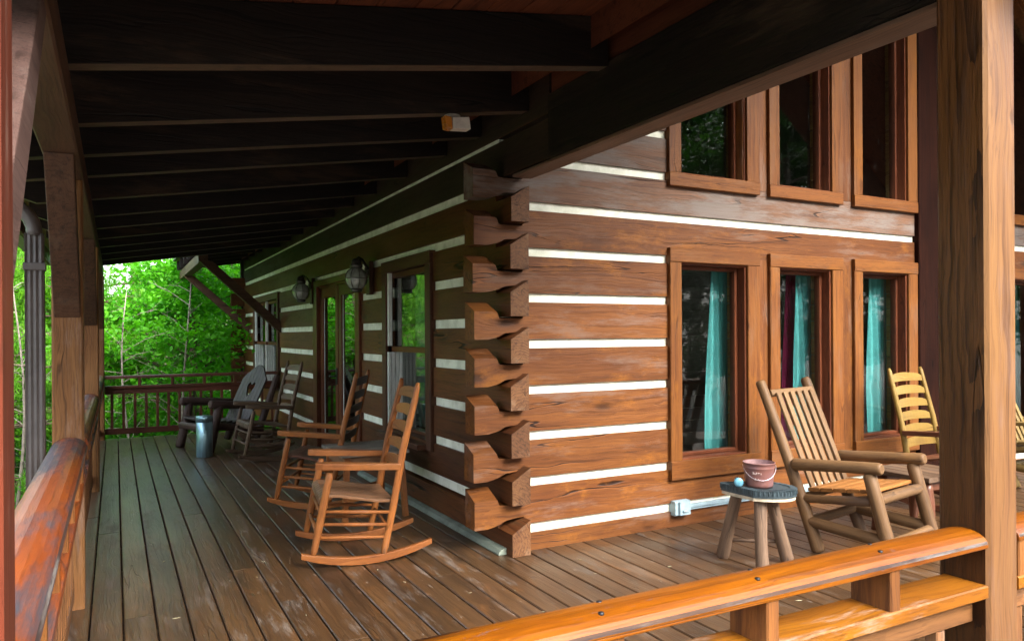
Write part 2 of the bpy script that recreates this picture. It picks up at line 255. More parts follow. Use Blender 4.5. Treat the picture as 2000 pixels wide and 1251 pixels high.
# ------------------------------------------------------------------ mesh builder
class MB:
    def __init__(s): s.v = []; s.f = []; s.g = []; s.r = []; s.mi = []; s.sm = []
    def add(s, vs, gs, fs, mi=0, rnd=None, smooth=False):
        b = len(s.v); rr = random.random() if rnd is None else rnd
        s.v += [tuple(p) for p in vs]; s.g += [tuple(p) for p in gs]; s.r += [rr]*len(vs)
        for f in fs: s.f.append([b+i for i in f]); s.mi.append(mi); s.sm.append(smooth)
    def off(s): return (random.uniform(0, 60), random.uniform(-.12, .12), random.uniform(-.12, .12))
    def sweep(s, prof, p0, p1, side, upv, mi=0, prof1=None, rnd=None, smooth=False, nseg=1, bow=None):
        p0 = Vector(p0); p1 = Vector(p1); side = Vector(side); upv = Vector(upv); L = (p1-p0).length; ox, oy, oz = s.off()
        n = len(prof); vs = []; gs = []; fs = []
        for k in range(nseg+1):
            t = k/nseg; P = p0.lerp(p1, t)
            if bow: P = P + Vector(bow)*math.sin(math.pi*t)
            for i in range(n):
                a, b = prof[i]
                if prof1: a = a*(1-t)+prof1[i][0]*t; b = b*(1-t)+prof1[i][1]*t
                vs.append(P+side*a+upv*b); gs.append((ox+L*t, oy+a, oz+b))
        for k in range(nseg):
            for i in range(n):
                j = (i+1) % n; fs.append((k*n+i, k*n+j, (k+1)*n+j, (k+1)*n+i))
        s.add(vs, gs, fs, mi, rnd, smooth)
        base = len(s.v)-len(vs)
        s.f.append([base+i for i in range(n-1, -1, -1)]); s.mi.append(mi); s.sm.append(False)
        s.f.append([base+nseg*n+i for i in range(n)]); s.mi.append(mi); s.sm.append(False)
    def beam(s, p0, p1, wd, ht, upv=(0, 0, 1), ch=0.004, mi=0, rnd=None, taper=None, nseg=1, bow=None):
        d = (Vector(p1)-Vector(p0)).normalized(); upv = Vector(upv); upv = (upv-d*upv.dot(d)).normalized(); side = d.cross(upv)
        def pr(a, b):
            c = min(ch, a*.3, b*.3)
            return [(-a+c, -b), (a-c, -b), (a, -b+c), (a, b-c), (a-c, b), (-a+c, b), (-a, b-c), (-a, -b+c)]
        s.sweep(pr(wd/2, ht/2), p0, p1, side, upv, mi, None if taper is None else pr(wd/2*taper[0], ht/2*taper[1]), rnd, nseg=nseg, bow=bow)
    def box(s, lo, hi, ax=0, ch=0.004, mi=0, rnd=None):
        """axis-aligned box, grain along axis ax"""
        lo = Vector(lo); hi = Vector(hi); c = (lo+hi)/2; d = hi-lo; a = Vector((0, 0, 0)); a[ax] = d[ax]/2
        u = (0, 0, 1) if ax != 2 else (0, 1, 0); uax = 2 if ax != 2 else 1; wax = [i for i in range(3) if i not in (ax, uax)][0]
        s.beam(c-a, c+a, d[wax], d[uax], u, ch, mi, rnd)
    def tube(s, pts, rad, n=10, mi=0, wob=0.0, rnd=None, cap=True, ell=1.0):
        pts = [Vector(p) for p in pts]; ox, oy, oz = s.off(); vs = []; gs = []; fs = []; L = 0
        if not isinstance(rad, (list, tuple)): rad = [rad]*len(pts)
        d0 = (pts[1]-pts[0]).normalized(); ref = Vector((0, 0, 1)) if abs(d0.z) < .9 else Vector((1, 0, 0))
        ph = random.uniform(0, 6.28)
        for k, P in enumerate(pts):
            a = pts[max(k-1, 0)]; b = pts[min(k+1, len(pts)-1)]; d = (b-a).normalized()
            x = d.cross(ref).normalized(); y = d.cross(x)
            if k: L += (P-pts[k-1]).length
            for i in range(n):
                t = 2*math.pi*i/n; r = rad[k]*(1+wob*(math.sin(2*t+ph+k*.9)+.7*math.sin(3*t-ph*2+k*1.7)))
                vs.append(P+x*(r*math.cos(t))+y*(r*ell*math.sin(t))); gs.append((ox+L, oy+r*math.cos(t), oz+r*math.sin(t)))
        m = len(pts)
        for k in range(m-1):
            for i in range(n):
                j = (i+1) % n; fs.append((k*n+i, (k+1)*n+i, (k+1)*n+j, k*n+j))
        s.add(vs, gs, fs, mi, rnd, True)
        if cap:
            base = len(s.v)-len(vs)
            s.f.append([base+i for i in range(n)]); s.mi.append(mi); s.sm.append(False)
            s.f.append([base+(m-1)*n+i for i in range(n-1, -1, -1)]); s.mi.append(mi); s.sm.append(False)
    def log(s, p0, p1, r0, r1=None, n=12, mi=0, wob=0.03, rnd=None, segs=4, bend=0.0, round_end=True):
        p0 = Vector(p0); p1 = Vector(p1); r1 = r0 if r1 is None else r1; pts = []; rr = []
        d = (p1-p0); L = d.length; dn = d/L; q = Vector((random.uniform(-1, 1), random.uniform(-1, 1), random.uniform(-1, 1)))*bend
        ts = [i/segs for i in range(segs+1)]
        if round_end:
            e = min(0.25*r0/L*2, .1); ts = [0, e*.4, e]+ts[1:-1]+[1-e, 1-e*.4, 1]
        for i, t in enumerate(ts):
            pts.append(p0+d*t+q*math.sin(math.pi*t)); k = 1.0
            if round_end: k = {0: .72, 1: .92, len(ts)-1: .72, len(ts)-2: .92}.get(i, 1.0)
            rr.append((r0+(r1-r0)*t)*k*(1+random.uniform(-.03, .03)*(wob > 0)))
        s.tube(pts, rr, n, mi, wob, rnd)
    def prism(s, poly, org, ax, ay, az, mi=0, grain=0, rnd=None):
        """polygon (a,b) on ax, ay extruded along az"""
        org = Vector(org); ax = Vector(ax); ay = Vector(ay); az = Vector(az); n = len(poly); ox, oy, oz = s.off(); T = az.length
        vs = [org+ax*a+ay*b for a, b in poly]+[org+ax*a+ay*b+az for a, b in poly]
        def g(a, b, c): return (ox+a, oy+b, oz+c) if grain == 0 else (ox+b, oy+a, oz+c)
        gs = [g(a, b, 0) for a, b in poly]+[g(a, b, T) for a, b in poly]
        fs = [tuple(range(n-1, -1, -1)), tuple(range(n, 2*n))]+[(i, (i+1) % n, n+(i+1) % n, n+i) for i in range(n)]
        s.add(vs, gs, fs, mi, rnd)
    def lathe(s, prof, c, n=20, mi=0, axis=(0, 0, 1), rnd=None, smooth=True):
        c = Vector(c); z = Vector(axis).normalized(); ref = Vector((1, 0, 0)) if abs(z.x) < .9 else Vector((0, 1, 0))
        x = (ref-z*ref.dot(z)).normalized(); y = z.cross(x); vs = []; gs = []; fs = []; m = len(prof); o3 = s.off()
        for r, h in prof:
            for i in range(n):
                t = 2*math.pi*i/n; vs.append(c+x*(r*math.cos(t))+y*(r*math.sin(t))+z*h); gs.append((o3[0]+h, o3[1]+r*math.cos(t), o3[2]+r*math.sin(t)))
        for k in range(m-1):
            for i in range(n):
                j = (i+1) % n; fs.append((k*n+i, k*n+j, (k+1)*n+j, (k+1)*n+i))
        s.add(vs, gs, fs, mi, rnd, smooth)
    def sheet(s, fn, nu, nv, mi=0):
        vs = []; gs = []; fs = []
        for i in range(nu+1):
            for j in range(nv+1):
                p = fn(i/nu, j/nv); vs.append(p); gs.append((j/nv, i/nu, 0))
        for i in range(nu):
            for j in range(nv):
                a = i*(nv+1)+j; fs.append((a, a+nv+1, a+nv+2, a+1))
        s.add(vs, gs, fs, mi, None, True)
    def build(s, name, mats, parent=None, bevel=0.0, label=None, mw=None):
        me = bpy.data.meshes.new(name); vs = s.v
        if mw is not None: vs = [tuple(mw @ Vector(p)) for p in vs]
        me.from_pydata(vs, [], s.f)
        at = me.attributes.new('gco', 'FLOAT_VECTOR', 'POINT'); at.data.foreach_set('vector', np.array(s.g, np.float32).ravel())
        at = me.attributes.new('rnd', 'FLOAT', 'POINT'); at.data.foreach_set('value', np.array(s.r, np.float32))
        me.polygons.foreach_set('material_index', s.mi); me.polygons.foreach_set('use_smooth', s.sm)
        bm = bmesh.new(); bm.from_mesh(me); bmesh.ops.recalc_face_normals(bm, faces=bm.faces)
        if bevel > 0:
            ed = [e for e in bm.edges if len(e.link_faces) == 2 and e.calc_face_angle(0) > R(28) and not (e.link_faces[0].smooth and e.link_faces[1].smooth)]
            bmesh.ops.bevel(bm, geom=ed, offset=bevel, segments=2, profile=.6, affect='EDGES', clamp_overlap=True)
        bm.to_mesh(me); bm.free()
        if not isinstance(mats, (list, tuple)): mats = [mats]
        for m in mats: me.materials.append(MT[m])
        ob = bpy.data.objects.new(name, me); S.collection.objects.link(ob)
        if parent is not None: ob.parent = parent
        if label: ob['label'] = label
        return ob

def tag(o, label=None, cat=None, group=None, kind=None):
    if label: o['label'] = label
    if cat: o['category'] = cat
    if group: o['group'] = group
    if kind: o['kind'] = kind
    return o
def thing(name, label, cat, loc=(0, 0, 0), rz=0.0, group=None):
    e = bpy.data.objects.new(name, None); S.collection.objects.link(e); e.empty_display_size = .1
    e.location = loc; e.rotation_euler = (0, 0, rz); return tag(e, label, cat, group)
def one(mb, name, mats, parent, bevel=0.0, label=None): return mb.build(name, mats, parent, bevel, label)

YW, XW, P = 4.48, 2.34, 0.3185       # front wall face, side wall face, log pitch
GZ = -1.6

# ------------------------------------------------------------------ ground
def ground_h(x, y):
    d = max(abs(x-3)-9, 0) + max(y-16, 0) + max(-3-y, 0)
    return GZ - 0.02*d + .10*math.sin(x*.35+1)*math.cos(y*.27) + .05*math.sin(x*1.3+y*.9) + (0.0016*max(d-14, 0)**2 if d < 60 else 0.0016*46**2+.12*(d-60))
mb = MB()
xs = sorted(set(list(np.linspace(-24, 24, 49)) + list(np.linspace(-140, 140, 29)))); ys = sorted(set(list(np.linspace(-18, 44, 63)) + list(np.linspace(-140, 160, 31))))
vs = [(x, y, ground_h(x, y)) for x in xs for y in ys]; ny = len(ys)
mb.add(vs, vs, [(i*ny+j, (i+1)*ny+j, (i+1)*ny+j+1, i*ny+j+1) for i in range(len(xs)-1) for j in range(ny-1)], smooth=True)
s = NB('forest_floor'); tc = s.n('ShaderNodeTexCoord').outputs['Object']
n1 = s.noise(tc, .5, 5); n2 = s.noise(tc, 9, 8, .75)
c = s.mix(s.ss(n2, .35, .7), (.10, .062, .035), (.045, .03, .02)); c = s.mix(s.ss(n1, .42, .62), c, s.mix(n2, (.03, .085, .012), (.07, .13, .02)))
gp = s.n('ShaderNodeSeparateXYZ'); s.put(gp.inputs[0], tc)
gm = s.ss(s.math('ADD', gp.outputs[1], s.math('MULTIPLY', n1, 3.0)), 9.5, 7.5)
c = s.mix(gm, c, s.mix(n2, (.12, .11, .095), (.28, .26, .225)))  # pale ground near the house, added to bounce light under the porch roof
s.bsdf(c, .9, 0, .2, n2, .8, .05); MT['forest_floor'] = s.m
tag(mb.build('ground', 'forest_floor'), kind='structure')

# ------------------------------------------------------------------ deck
deck = bpy.data.objects.new('deck', None); S.collection.objects.link(deck); tag(deck, kind='structure')
mb = MB(); PB = .1545; x0 = .03-PB*3
def board(xa, xb, ya, yb):
    y = ya + random.uniform(1.2, 4.8); cuts = [ya]
    while y < yb-.9: cuts.append(y); y += random.choice((3.05, 3.66, 4.27, 4.88))
    cuts.append(yb)
    for a, b in zip(cuts[:-1], cuts[1:]):
        dz = random.uniform(-.0015, .0015)
        mb.beam(((xa+xb)/2, a+.0015, -.0185+dz), ((xa+xb)/2, b-.0015, -.0185+dz), xb-xa, .036, ch=.005)
k = 0
while x0+k*PB < 12.0:
    xa = x0+k*PB+.0045; xb = x0+(k+1)*PB-.0045
    yb = 12.34 if xb < XW+.02 else YW+.1
    board(xa, xb, 1.16, yb); k += 1
one(mb, 'deck_boards', 'deck', deck)
mb = MB()
for y in np.arange(1.3, 12.4, .6):
    mb.box((-.40, y-.02, -.24), (2.5 if y > 4.6 else 12, y+.02, -.042), 0)
mb.box((-.44, 1.12, -.28), (-.403, 12.36, -.042), 1); mb.box((-.403, 1.12, -.28), (12, 1.156, -.042), 0); mb.box((-.403, 12.345, -.28), (2.6, 12.38, -.042), 0)
for y in (1.3, 4.8, 8.3, 12.2):
    mb.box((-.38, y-.07, GZ-.4), (-.24, y+.07, -.245), 2)
for x in (2.25, 5.0, 8.0, 11.5): mb.box((x-.07, 1.25, GZ-.4), (x+.07, 1.39, -.245), 2)
mb.box((2.3, 1.6, -.30), (12.0, YW, -.29), 0)
one(mb, 'deck_frame', 'joist', deck)

rs_ = np.random.default_rng(3); mb = MB()
for i in range(90):
    x, y = (rs_.uniform(0, 2.2), rs_.uniform(1.5, 11)) if i < 55 else (rs_.uniform(2.5, 7), rs_.uniform(1.5, 4.3))
    a = rs_.uniform(0, 6.28); l = rs_.uniform(.006, .022); u_ = Vector((math.cos(a), math.sin(a), 0)); v_ = Vector((-math.sin(a), math.cos(a), 0))*.4
    p = Vector((x, y, .003)); mb.prism([(0, -l*.5), (l, 0), (0, l*.5), (-l, 0)], p, u_, v_*1.2, (0, 0, .002))
MT['chip'] = plain('chip', (.34, .32, .20), .8, 0, 30, .4, col2=(.30, .22, .12))
tag(mb.build('leaf_litter', 'chip'), 'pale bits of leaf and bark scattered on the deck boards', 'leaf litter', kind='stuff')

# ------------------------------------------------------------------ log house
house = thing('log_cabin', 'brown log cabin with white chinking and dovetailed corner facing the wraparound porch', 'log cabin', (XW, YW, 0))
HL = Vector((XW, YW, 0))
def hb(mb, name, mats, bevel=0.0, label=None, parent=None):
    ob = mb.build(name, mats, None, bevel, label, Matrix.Translation(-HL)); ob.parent = parent or house; return ob
RS = .8
def roof_z(x): return 3.02+RS*(min(x, 14-x)-XW)
WIN = [(3.755, 4.705), (4.825, 5.73), (5.885, 6.797)]
WIN = WIN+[(14-b, 14-a) for a, b in WIN]
# front wall logs
mb = MB(); ch = MB(); TY = .15
def frow(k): return (.187+P*k, .443+P*k)
XE = 2.105
def front_log(xa, xb, z0, z1, stub, y=YW, mi=0):
    if stub:      # lofted along the log: half-dovetail head, notch where the side log sits, full section in the wall
        st = [(xa, 0, -.066, 0), (xa+.02, 0, -.066, 0), (xa+.10, 0, -.066, 0), (xa+.15, .010, -.068, 0), (xa+.172, .016, -.072, -.004), (xa+.186, .020, -.108, -.10), (XW, .043, -.112, -.10),
              (XW+.14, .055, -.112, -.10), (XW+.1405, 0, 0, 0), (xb, 0, 0, 0)]
        ox, oy, oz = mb.off(); vs = []; gs = []; fs = []
        for X_, db, tf, tb_ in st:
            for yy, zz in ((y, z0+db), (y+TY, z0+db), (y+TY, z1+tb_), (y, z1+tf)):
                vs.append((X_, yy, zz)); gs.append((ox+X_, oy+zz-z0, oz+yy-y))
        for q in range(len(st)-1):
            for i in range(4):
                j = (i+1) % 4; fs.append((q*4+i, q*4+j, q*4+4+j, q*4+4+i))
        fs += [(3, 2, 1, 0), tuple(len(vs)-4+i for i in range(4))]
        mb.add(vs, gs, fs, mi)
    else:
        mb.prism([(xa, z0), (xb, z0), (xb, z1), (xa, z1)], (0, y+TY, 0), (1, 0, 0), (0, 0, 1), (0, -TY, 0), mi=mi)
def chinkf(xa, xb, z0, z1): ch.box((xa, YW+.022, z0-.02), (xb, YW+.11, z1+.02), 0, ch=.002)
front_log(XW+.142, 6.80, .0, .119, False); front_log(7.16, 11.6, .0, .119, False)
chinkf(XW+.12, 6.80, .119, .187); chinkf(7.16, 11.6, .119, .187)
for k in range(0, 14):
    z0, z1 = frow(k); segs = []
    xl = XE+random.uniform(-.012, .008) if k <= 7 else XW+(z1-3.02)/RS+.35
    if k > 7: xl = max(XW+.10, XW+(z1-3.0)/RS)
    if k == 0 or k in (6, 7): segs = [(xl, 6.80), (7.16, 11.62)]
    elif k < 6: segs = [(xl, 3.80), (10.2, 11.62)]
    else:
        if xl < 3.8: segs = [(xl, 3.80), (10.2, 14-xl)]
    for i, (a, b) in enumerate(segs):
        front_log(a, b, z0, z1, i == 0 and k <= 7, mi=1 if k >= 7 else 0)
        cb = P-.256
        if k == 0: a, b = (a, 3.80) if i == 0 else (10.2, b)
        chinkf(max(a, XW+.12), b, z1, z1+cb)
# vertical boards between and above the windows
for a, b in ((4.60, 4.94), (5.62, 5.99), (8.01, 8.38), (9.06, 9.40)):
    mb.box((a, YW-.002, .443), (b, YW+.14, 2.099), 2)
for a, b in ((4.55, 4.92), (5.60, 6.02), (6.66, 6.80), (7.2, 7.34), (7.98, 8.40), (9.08, 9.45)):
    mb.box((a, YW-.002, 2.674), (b, YW+.14, roof_z((a+b)/2)-.05), 2)
for a, b in WIN:
    if a < 7: poly = [(a+.1, roof_z(a)-.45), (b-.1, roof_z(b)-.45), (b-.1, roof_z(b)), (a+.1, roof_z(a))]
    else: poly = [(a+.1, roof_z(a)-.45), (b-.1, roof_z(b)-.45), (b-.1, roof_z(b)), (a+.1, roof_z(a))]
    mb.prism(poly, (0, YW+.14, 0), (1, 0, 0), (0, 0, 1), (0, -.138, 0))
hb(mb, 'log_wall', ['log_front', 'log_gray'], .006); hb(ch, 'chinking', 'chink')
# side wall logs
mb = MB(); ch = MB(); TX = .14; YS = 4.39
OPEN = [(5.90, 6.92, .60, 2.19), (7.86, 9.88, 0, 2.19), (12.42, 14.70, .60, 2.19)]
def side_log(ya, yb, z0, z1, stub, x=XW, tx=TX):
    if stub:
        ox, oy, oz = mb.off(); e = ya+random.uniform(-.012, .012); w1 = .085
        ringo = [(e, z0, z1-w1, z0, z1), (4.60, z0, z1-w1, z0, z1), (4.64, z0, z1, z0, z1), (yb, z0, z1, z0, z1)]
        vs = []; gs = []
        for yy, a0, a1, b0, b1 in ringo:
            for X, zz in ((x, a0), (x+tx, b0), (x+tx, b1), (x, a1)):
                vs.append((X, yy, zz)); gs.append((ox+yy, oy+zz-z0, oz+X-x))
        fs = []
        for q in range(3):
            for i in range(4):
                j = (i+1) % 4; fs.append((q*4+i, q*4+j, q*4+4+j, q*4+4+i))
        fs += [(15, 14, 13, 12)]
        mb.add(vs, gs, fs); b_ = len(mb.v)-16; mb.f.append([b_, b_+1, b_+2, b_+3]); mb.mi.append(1); mb.sm.append(False)
    else: mb.beam((x+tx/2, ya, (z0+z1)/2), (x+tx/2, yb, (z0+z1)/2), tx, z1-z0, ch=.001, mi=2 if z0 > 2.5 else 0)  # top logs get a darker colour, painting the shade under the roof
def cut(ya, yb, z0, z1, fn):
    segs = [(ya, yb)]
    for a, b, c, d in OPEN:
        if z1 > c+.02 and z0 < d-.02:
            out = []
            for p, q in segs:
                if q <= a or p >= b: out.append((p, q)); continue
                if p < a: out.append((p, a))
                if q > b: out.append((b, q))
            segs = out
    for p, q in segs: fn(p, q, z0, z1, p == ya)
YEND = 16.3
cut(YS, YEND, .0, .236+.04, lambda p, q, a, b, f: side_log(p, q, a, b-.04 if f else b, f))
for j in range(8):
    z0 = .344+P*j; z1 = z0+.252
    cut(YS if j < 7 else 3.9, YEND, z0, z1, lambda p, q, a, b, f: side_log(p, q, a, b-.006, f and j < 7, XW if j < 7 else XW+.006))
for j in range(9):
    c0 = .311+P*j
    cut(4.6, YEND-.2, c0-.033, c0+.033, lambda p, q, a, b, f: ch.box((XW+.022, p, a-.02), (XW+.11, q, b+.02), 1, ch=.002))
side_log(3.9, YEND, 2.853, 3.14, False, XW+.012, .13)
for (a, b) in ((5.90, 6.92), (7.86, 9.88), (12.42, 14.70)): side_log(a, b, 2.10, 2.189, False)
# far corner: front-to-back stubs of the rear cross wall
for k in range(8):
    z0, z1 = frow(k)
    front = (XE-.02, XW+.3); mb.box((front[0], 16.0, z0), (front[1], 16.15, z1), 0)
hb(mb, 'log_wall', ['log_side', 'log_endgrain', 'log_plate_shaded'], .006); hb(ch, 'chinking', 'chink')
mb = MB(); mb.sweep([(0, 0), (-.062, 0), (-.062, .010), (-.045, .034), (-.015, .045), (0, .045)], (XW-.001, 4.47, .001), (XW-.001, 7.8, .001), (1, 0, 0), (0, 0, 1), smooth=False)
hb(mb, 'base_strip', 'base_strip' if 'base_strip' in MT else 'chink', .003)
mb = MB(); mb.box((6.80, YW-.05, .0), (7.155, YW+.2, 6.4), 2, ch=.008); hb(mb, 'corner_post', 'post_dark', 0, 'dark brown full-height timber between the two banks of windows')

# windows of the front wall
def front_window(a, b, z0, z1, upper=False):
    mir = a > 7
    def X(u): return (b-u) if mir else (a+u)      # u from the corner side
    W = b-a; tl, tr, tb, tt = .115, .135, .145 if not upper else .105, .11; prj = .035
    fr = MB()
    def bx(u0, u1, za, zb, ax, y0=YW-prj, y1=YW+.06):
        xa, xb = sorted((X(u0), X(u1))); fr.box((xa, y0, za), (xb, y1, zb), ax, ch=.005)
    top0 = z1 if not upper else None
    if not upper:
        bx(0, tl, z0+tb+.002, z1-tt-.002, 2); bx(W-tr, W, z0+tb+.002, z1-tt-.002, 2); bx(0, W, z1-tt, z1, 0, YW-prj-.003); bx(-.0, W, z0, z0+tb, 0, YW-prj-.006)
    else:
        for u0, u1 in ((0, tl), (W-tr, W)):
            xa, xb = sorted((X(u0), X(u1)))
            fr.prism([(xa, z0+tb+.002), (xb, z0+tb+.002), (xb, roof_z(xb)-.42), (xa, roof_z(xa)-.42)], (0, YW+.06, 0), (1, 0, 0), (0, 0, 1), (0, -.06-prj, 0), grain=1)
        xa, xb = sorted((X(0), X(W)))
        fr.prism([(xa, roof_z(xa)-.417), (xb, roof_z(xb)-.417), (xb, roof_z(xb)-.32), (xa, roof_z(xa)-.32)], (0, YW+.06, 0), (1, 0, 0), (0, 0, 1), (0, -.063-prj, 0))
        bx(0, W, z0, z0+tb, 0, YW-prj-.006)
    wn = hb(MB_dummy(), 'window', 'trim') if False else None
    f = hb(fr, 'window', 'trim')
    o2 = -HL
    # jamb, sash, pane
    sb = MB(); yi0, yi1 = YW+.062, YW+.135
    def sx(u0, u1, za, zb, ax, y0, y1, m=sb):
        xa, xb = sorted((X(u0), X(u1))); m.box((xa, y0, za), (xb, y1, zb), ax, ch=.004)
    zt = (z1-tt) if not upper else None
    u0, u1 = tl, W-tr
    if not upper:
        sx(u0-.02, u0+.014, z0+tb, zt, 2, YW-.01, yi1); sx(u1-.014, u1+.02, z0+tb, zt, 2, YW-.01, yi1)
        sx(u0+.014, u1-.014, zt-.014, zt+.02, 0, YW-.01, yi1); sx(u0+.014, u1-.014, z0+tb-.02, z0+tb+.012, 0, YW-.01, yi1)
        sx(u0+.015, u0+.045, z0+tb+.013, zt-.015, 2, YW+.07, yi1); sx(u1-.045, u1-.015, z0+tb+.013, zt-.015, 2, YW+.07, yi1)
        sx(u0+.046, u1-.046, zt-.045, zt-.015, 0, YW+.07, yi1); sx(u0+.046, u1-.046, z0+tb+.013, z0+tb+.04, 0, YW+.07, yi1)
    else:
        for ua in (u0-.02, u1-.014):
            xa, xb = sorted((X(ua), X(ua+.034)))
            sb.prism([(xa, z0+tb), (xb, z0+tb), (xb, roof_z(xb)-.43), (xa, roof_z(xa)-.43)], (0, yi1, 0), (1, 0, 0), (0, 0, 1), (0, -.145, 0), grain=1)
        for ua in (u0+.015, u1-.045):
            xa, xb = sorted((X(ua), X(ua+.03)))
            sb.prism([(xa, z0+tb), (xb, z0+tb), (xb, roof_z(xb)-.43), (xa, roof_z(xa)-.43)], (0, yi1, 0), (1, 0, 0), (0, 0, 1), (0, -.065, 0), grain=1)
        sx(u0+.014, u1-.014, z0+tb-.02, z0+tb+.012, 0, YW-.01, yi1)
    hb(sb, 'sash', 'sash', parent=f)
    pn = MB(); xa, xb = sorted((X(u0), X(u1)))
    if not upper: pn.prism([(xa, z0+tb), (xb, z0+tb), (xb, zt), (xa, zt)], (0, YW+.104, 0), (1, 0, 0), (0, 0, 1), (0, -.005, 0))
    else: pn.prism([(xa, z0+tb), (xb, z0+tb), (xb, roof_z(xb)-.42), (xa, roof_z(xa)-.42)], (0, YW+.104, 0), (1, 0, 0), (0, 0, 1), (0, -.005, 0))
    hb(pn, 'pane', 'glass', parent=f)
    # pine reveal inside, stacked block by block
    rv = MB(); z = z0+tb; ztop = (z1-tt) if not upper else roof_z((a+b)/2)-.6
    while z < ztop-.02:
        h = min(random.uniform(.13, .17), ztop-z); xa, xb = sorted((X(u1+.001), X(u1+.10)))
        rv.box((xa, YW+.142, z+.002), (xb, YW+.205, z+h-.002), 1, ch=.006); z += h
    hb(rv, 'window_reveal', 'pine_block', parent=f)
class MB_dummy: pass
for a, b in WIN:
    front_window(a, b, .365, 2.155); front_window(a, b, 2.63, 0, True)

# side wall windows and the door
def side_window(y0, y1, z0, z1, bays, name='window'):
    f = MB(); pr = .03; tw = .12
    f.box((XW-pr, y0, z0-.04), (XW+.05, y0+tw, z1), 2); f.box((XW-pr, y1-tw, z0-.04), (XW+.05, y1, z1), 2); f.box((XW-pr-.003, y0, z1+.001), (XW+.05, y1, z1+.11), 1)
    f.box((XW-.10, y0-.03+.16, z0-.045), (XW+.05, y1-.03, z0), 1, ch=.008)
    f.box((XW-.012, y0+.05, z0-.35), (XW+.04, y1-.05, z0-.046), 1) if False else None
    wn = hb(f, 'window', 'trim_dark')
    s1 = MB(); pn = MB(); bl = MB(); ya, yb = y0+tw, y1-tw; n = bays; mull = .07; w_ = (yb-ya-mull*(n-1))/n; zm = 1.36
    for q in range(n):
        a = ya+q*(w_+mull); b = a+w_
        if q: s1.box((XW-.01, a-mull, z0), (XW+.1, a, z1), 2)
        s1.box((XW+.03, a, z0), (XW+.12, a+.035, z1), 2)
        s1.box((XW+.03, a+.036, z1-.05), (XW+.12, b-.036, z1), 1); s1.box((XW+.10, a+.036, z0), (XW+.14, b-.038, z0+.05), 1); s1.box((XW+.02, a+.036, zm-.025), (XW+.12, b-.036, zm+.025), 1)
        pn.box((XW+.125, a+.02, z0+.02), (XW+.13, b-.02, zm), 1, ch=0); pn.box((XW+.055, a+.02, zm+.001), (XW+.06, b-.02, z1-.02), 1, ch=0)
        for q_ in range(4): bl.box((XW-.015+q_*.038, b-.037, z0+.001), (XW+.016+q_*.038, b-.0005, zm-.03), 2, ch=.006)
        bl.box((XW-.012, b-.037, zm+.03), (XW+.028, b-.0005, z1), 2, ch=.004)
        yy = -9
        while yy > a+.05:
            bl.beam((XW+.17, yy, z0+.04), (XW+.17, yy, zm+.02), .055, .004, (random.uniform(-.3, .3)+.5, 1, 0), ch=.001); yy -= .075
            if n == 1 and yy < b-.42: break
    hb(s1, 'sash', 'sash', parent=wn); hb(pn, 'pane', 'glass_side', parent=wn); hb(bl, 'jamb_liner', 'white_vinyl', parent=wn)
    return wn
side_window(5.77, 7.04, .565, 2.09, 1); side_window(12.34, 14.78, .70, 2.09, 2)
f = MB()
for a, b in ((7.82, 7.975), (9.72, 9.93)): f.box((XW-.03, a, .0), (XW+.06, b, 2.12), 2)
f.box((XW-.033, 7.82, 2.121), (XW+.06, 9.93, 2.20), 1)
dr = hb(f, 'door', 'sash', .003)
f = MB(); pn = MB(); bk = MB()
for a, b in ((7.98, 8.82), (8.86, 9.71)):
    for p0, p1 in ((a, a+.115), (b-.115, b)): f.box((XW+.02, p0, .02), (XW+.075, p1, 2.11), 2)
    f.box((XW+.02, a+.116, 1.97), (XW+.075, b-.116, 2.11), 1); f.box((XW+.02, a+.116, .02), (XW+.075, b-.116, .24), 1)
    pn.box((XW+.045, a+.1, .22), (XW+.05, b-.1, 1.98), 2, ch=0)
    bk.box((XW+.040, a+.115, .24), (XW+.043, a+.135, 1.97), 2, ch=0); bk.box((XW+.040, b-.135, .24), (XW+.043, b-.115, 1.97), 2, ch=0)
f.box((XW+.03, 8.821, .02), (XW+.06, 8.859, 2.11), 2)
hb(f, 'door_leaf', 'sash', .003, parent=dr); hb(pn, 'pane', 'glass_side', parent=dr); hb(bk, 'glazing_bead', 'white_vinyl', parent=dr)
f = MB(); f.tube([(XW-.05, 8.90, 1.0), (XW-.05, 8.98, 1.0)], .012); f.tube([(XW-.05, 8.90, 1.0), (XW+.02, 8.90, 1.0)], .012); f.box((XW+.008, 8.875, .9), (XW+.019, 8.925, 1.1), 2)
hb(f, 'handle', 'black_metal', parent=dr)
# interior shell so the rooms behind the glass are rooms
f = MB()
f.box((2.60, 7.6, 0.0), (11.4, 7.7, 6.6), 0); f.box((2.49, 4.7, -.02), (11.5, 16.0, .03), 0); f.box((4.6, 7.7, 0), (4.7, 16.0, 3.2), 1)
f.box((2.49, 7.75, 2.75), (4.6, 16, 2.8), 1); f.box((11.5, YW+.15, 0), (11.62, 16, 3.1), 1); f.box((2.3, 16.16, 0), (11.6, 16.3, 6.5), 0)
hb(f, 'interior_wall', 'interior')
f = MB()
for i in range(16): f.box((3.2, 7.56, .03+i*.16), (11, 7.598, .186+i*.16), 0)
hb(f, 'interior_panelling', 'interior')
# main roof
f = MB()
for sgn in (0, 1):
    poly = [(XW-.12, roof_z(XW)-.02), (7.0, roof_z(7.0)+.06), (7.0, roof_z(7.0)+.26), (XW-.12, roof_z(XW)+.20)]
    if sgn: poly = [(14-a, b) for a, b in poly][::-1]
    f.prism(poly, (0, .85, 0), (1, 0, 0), (0, 0, 1), (0, 16.2, 0), mi=0)
hb(f, 'roof', 'ceiling')

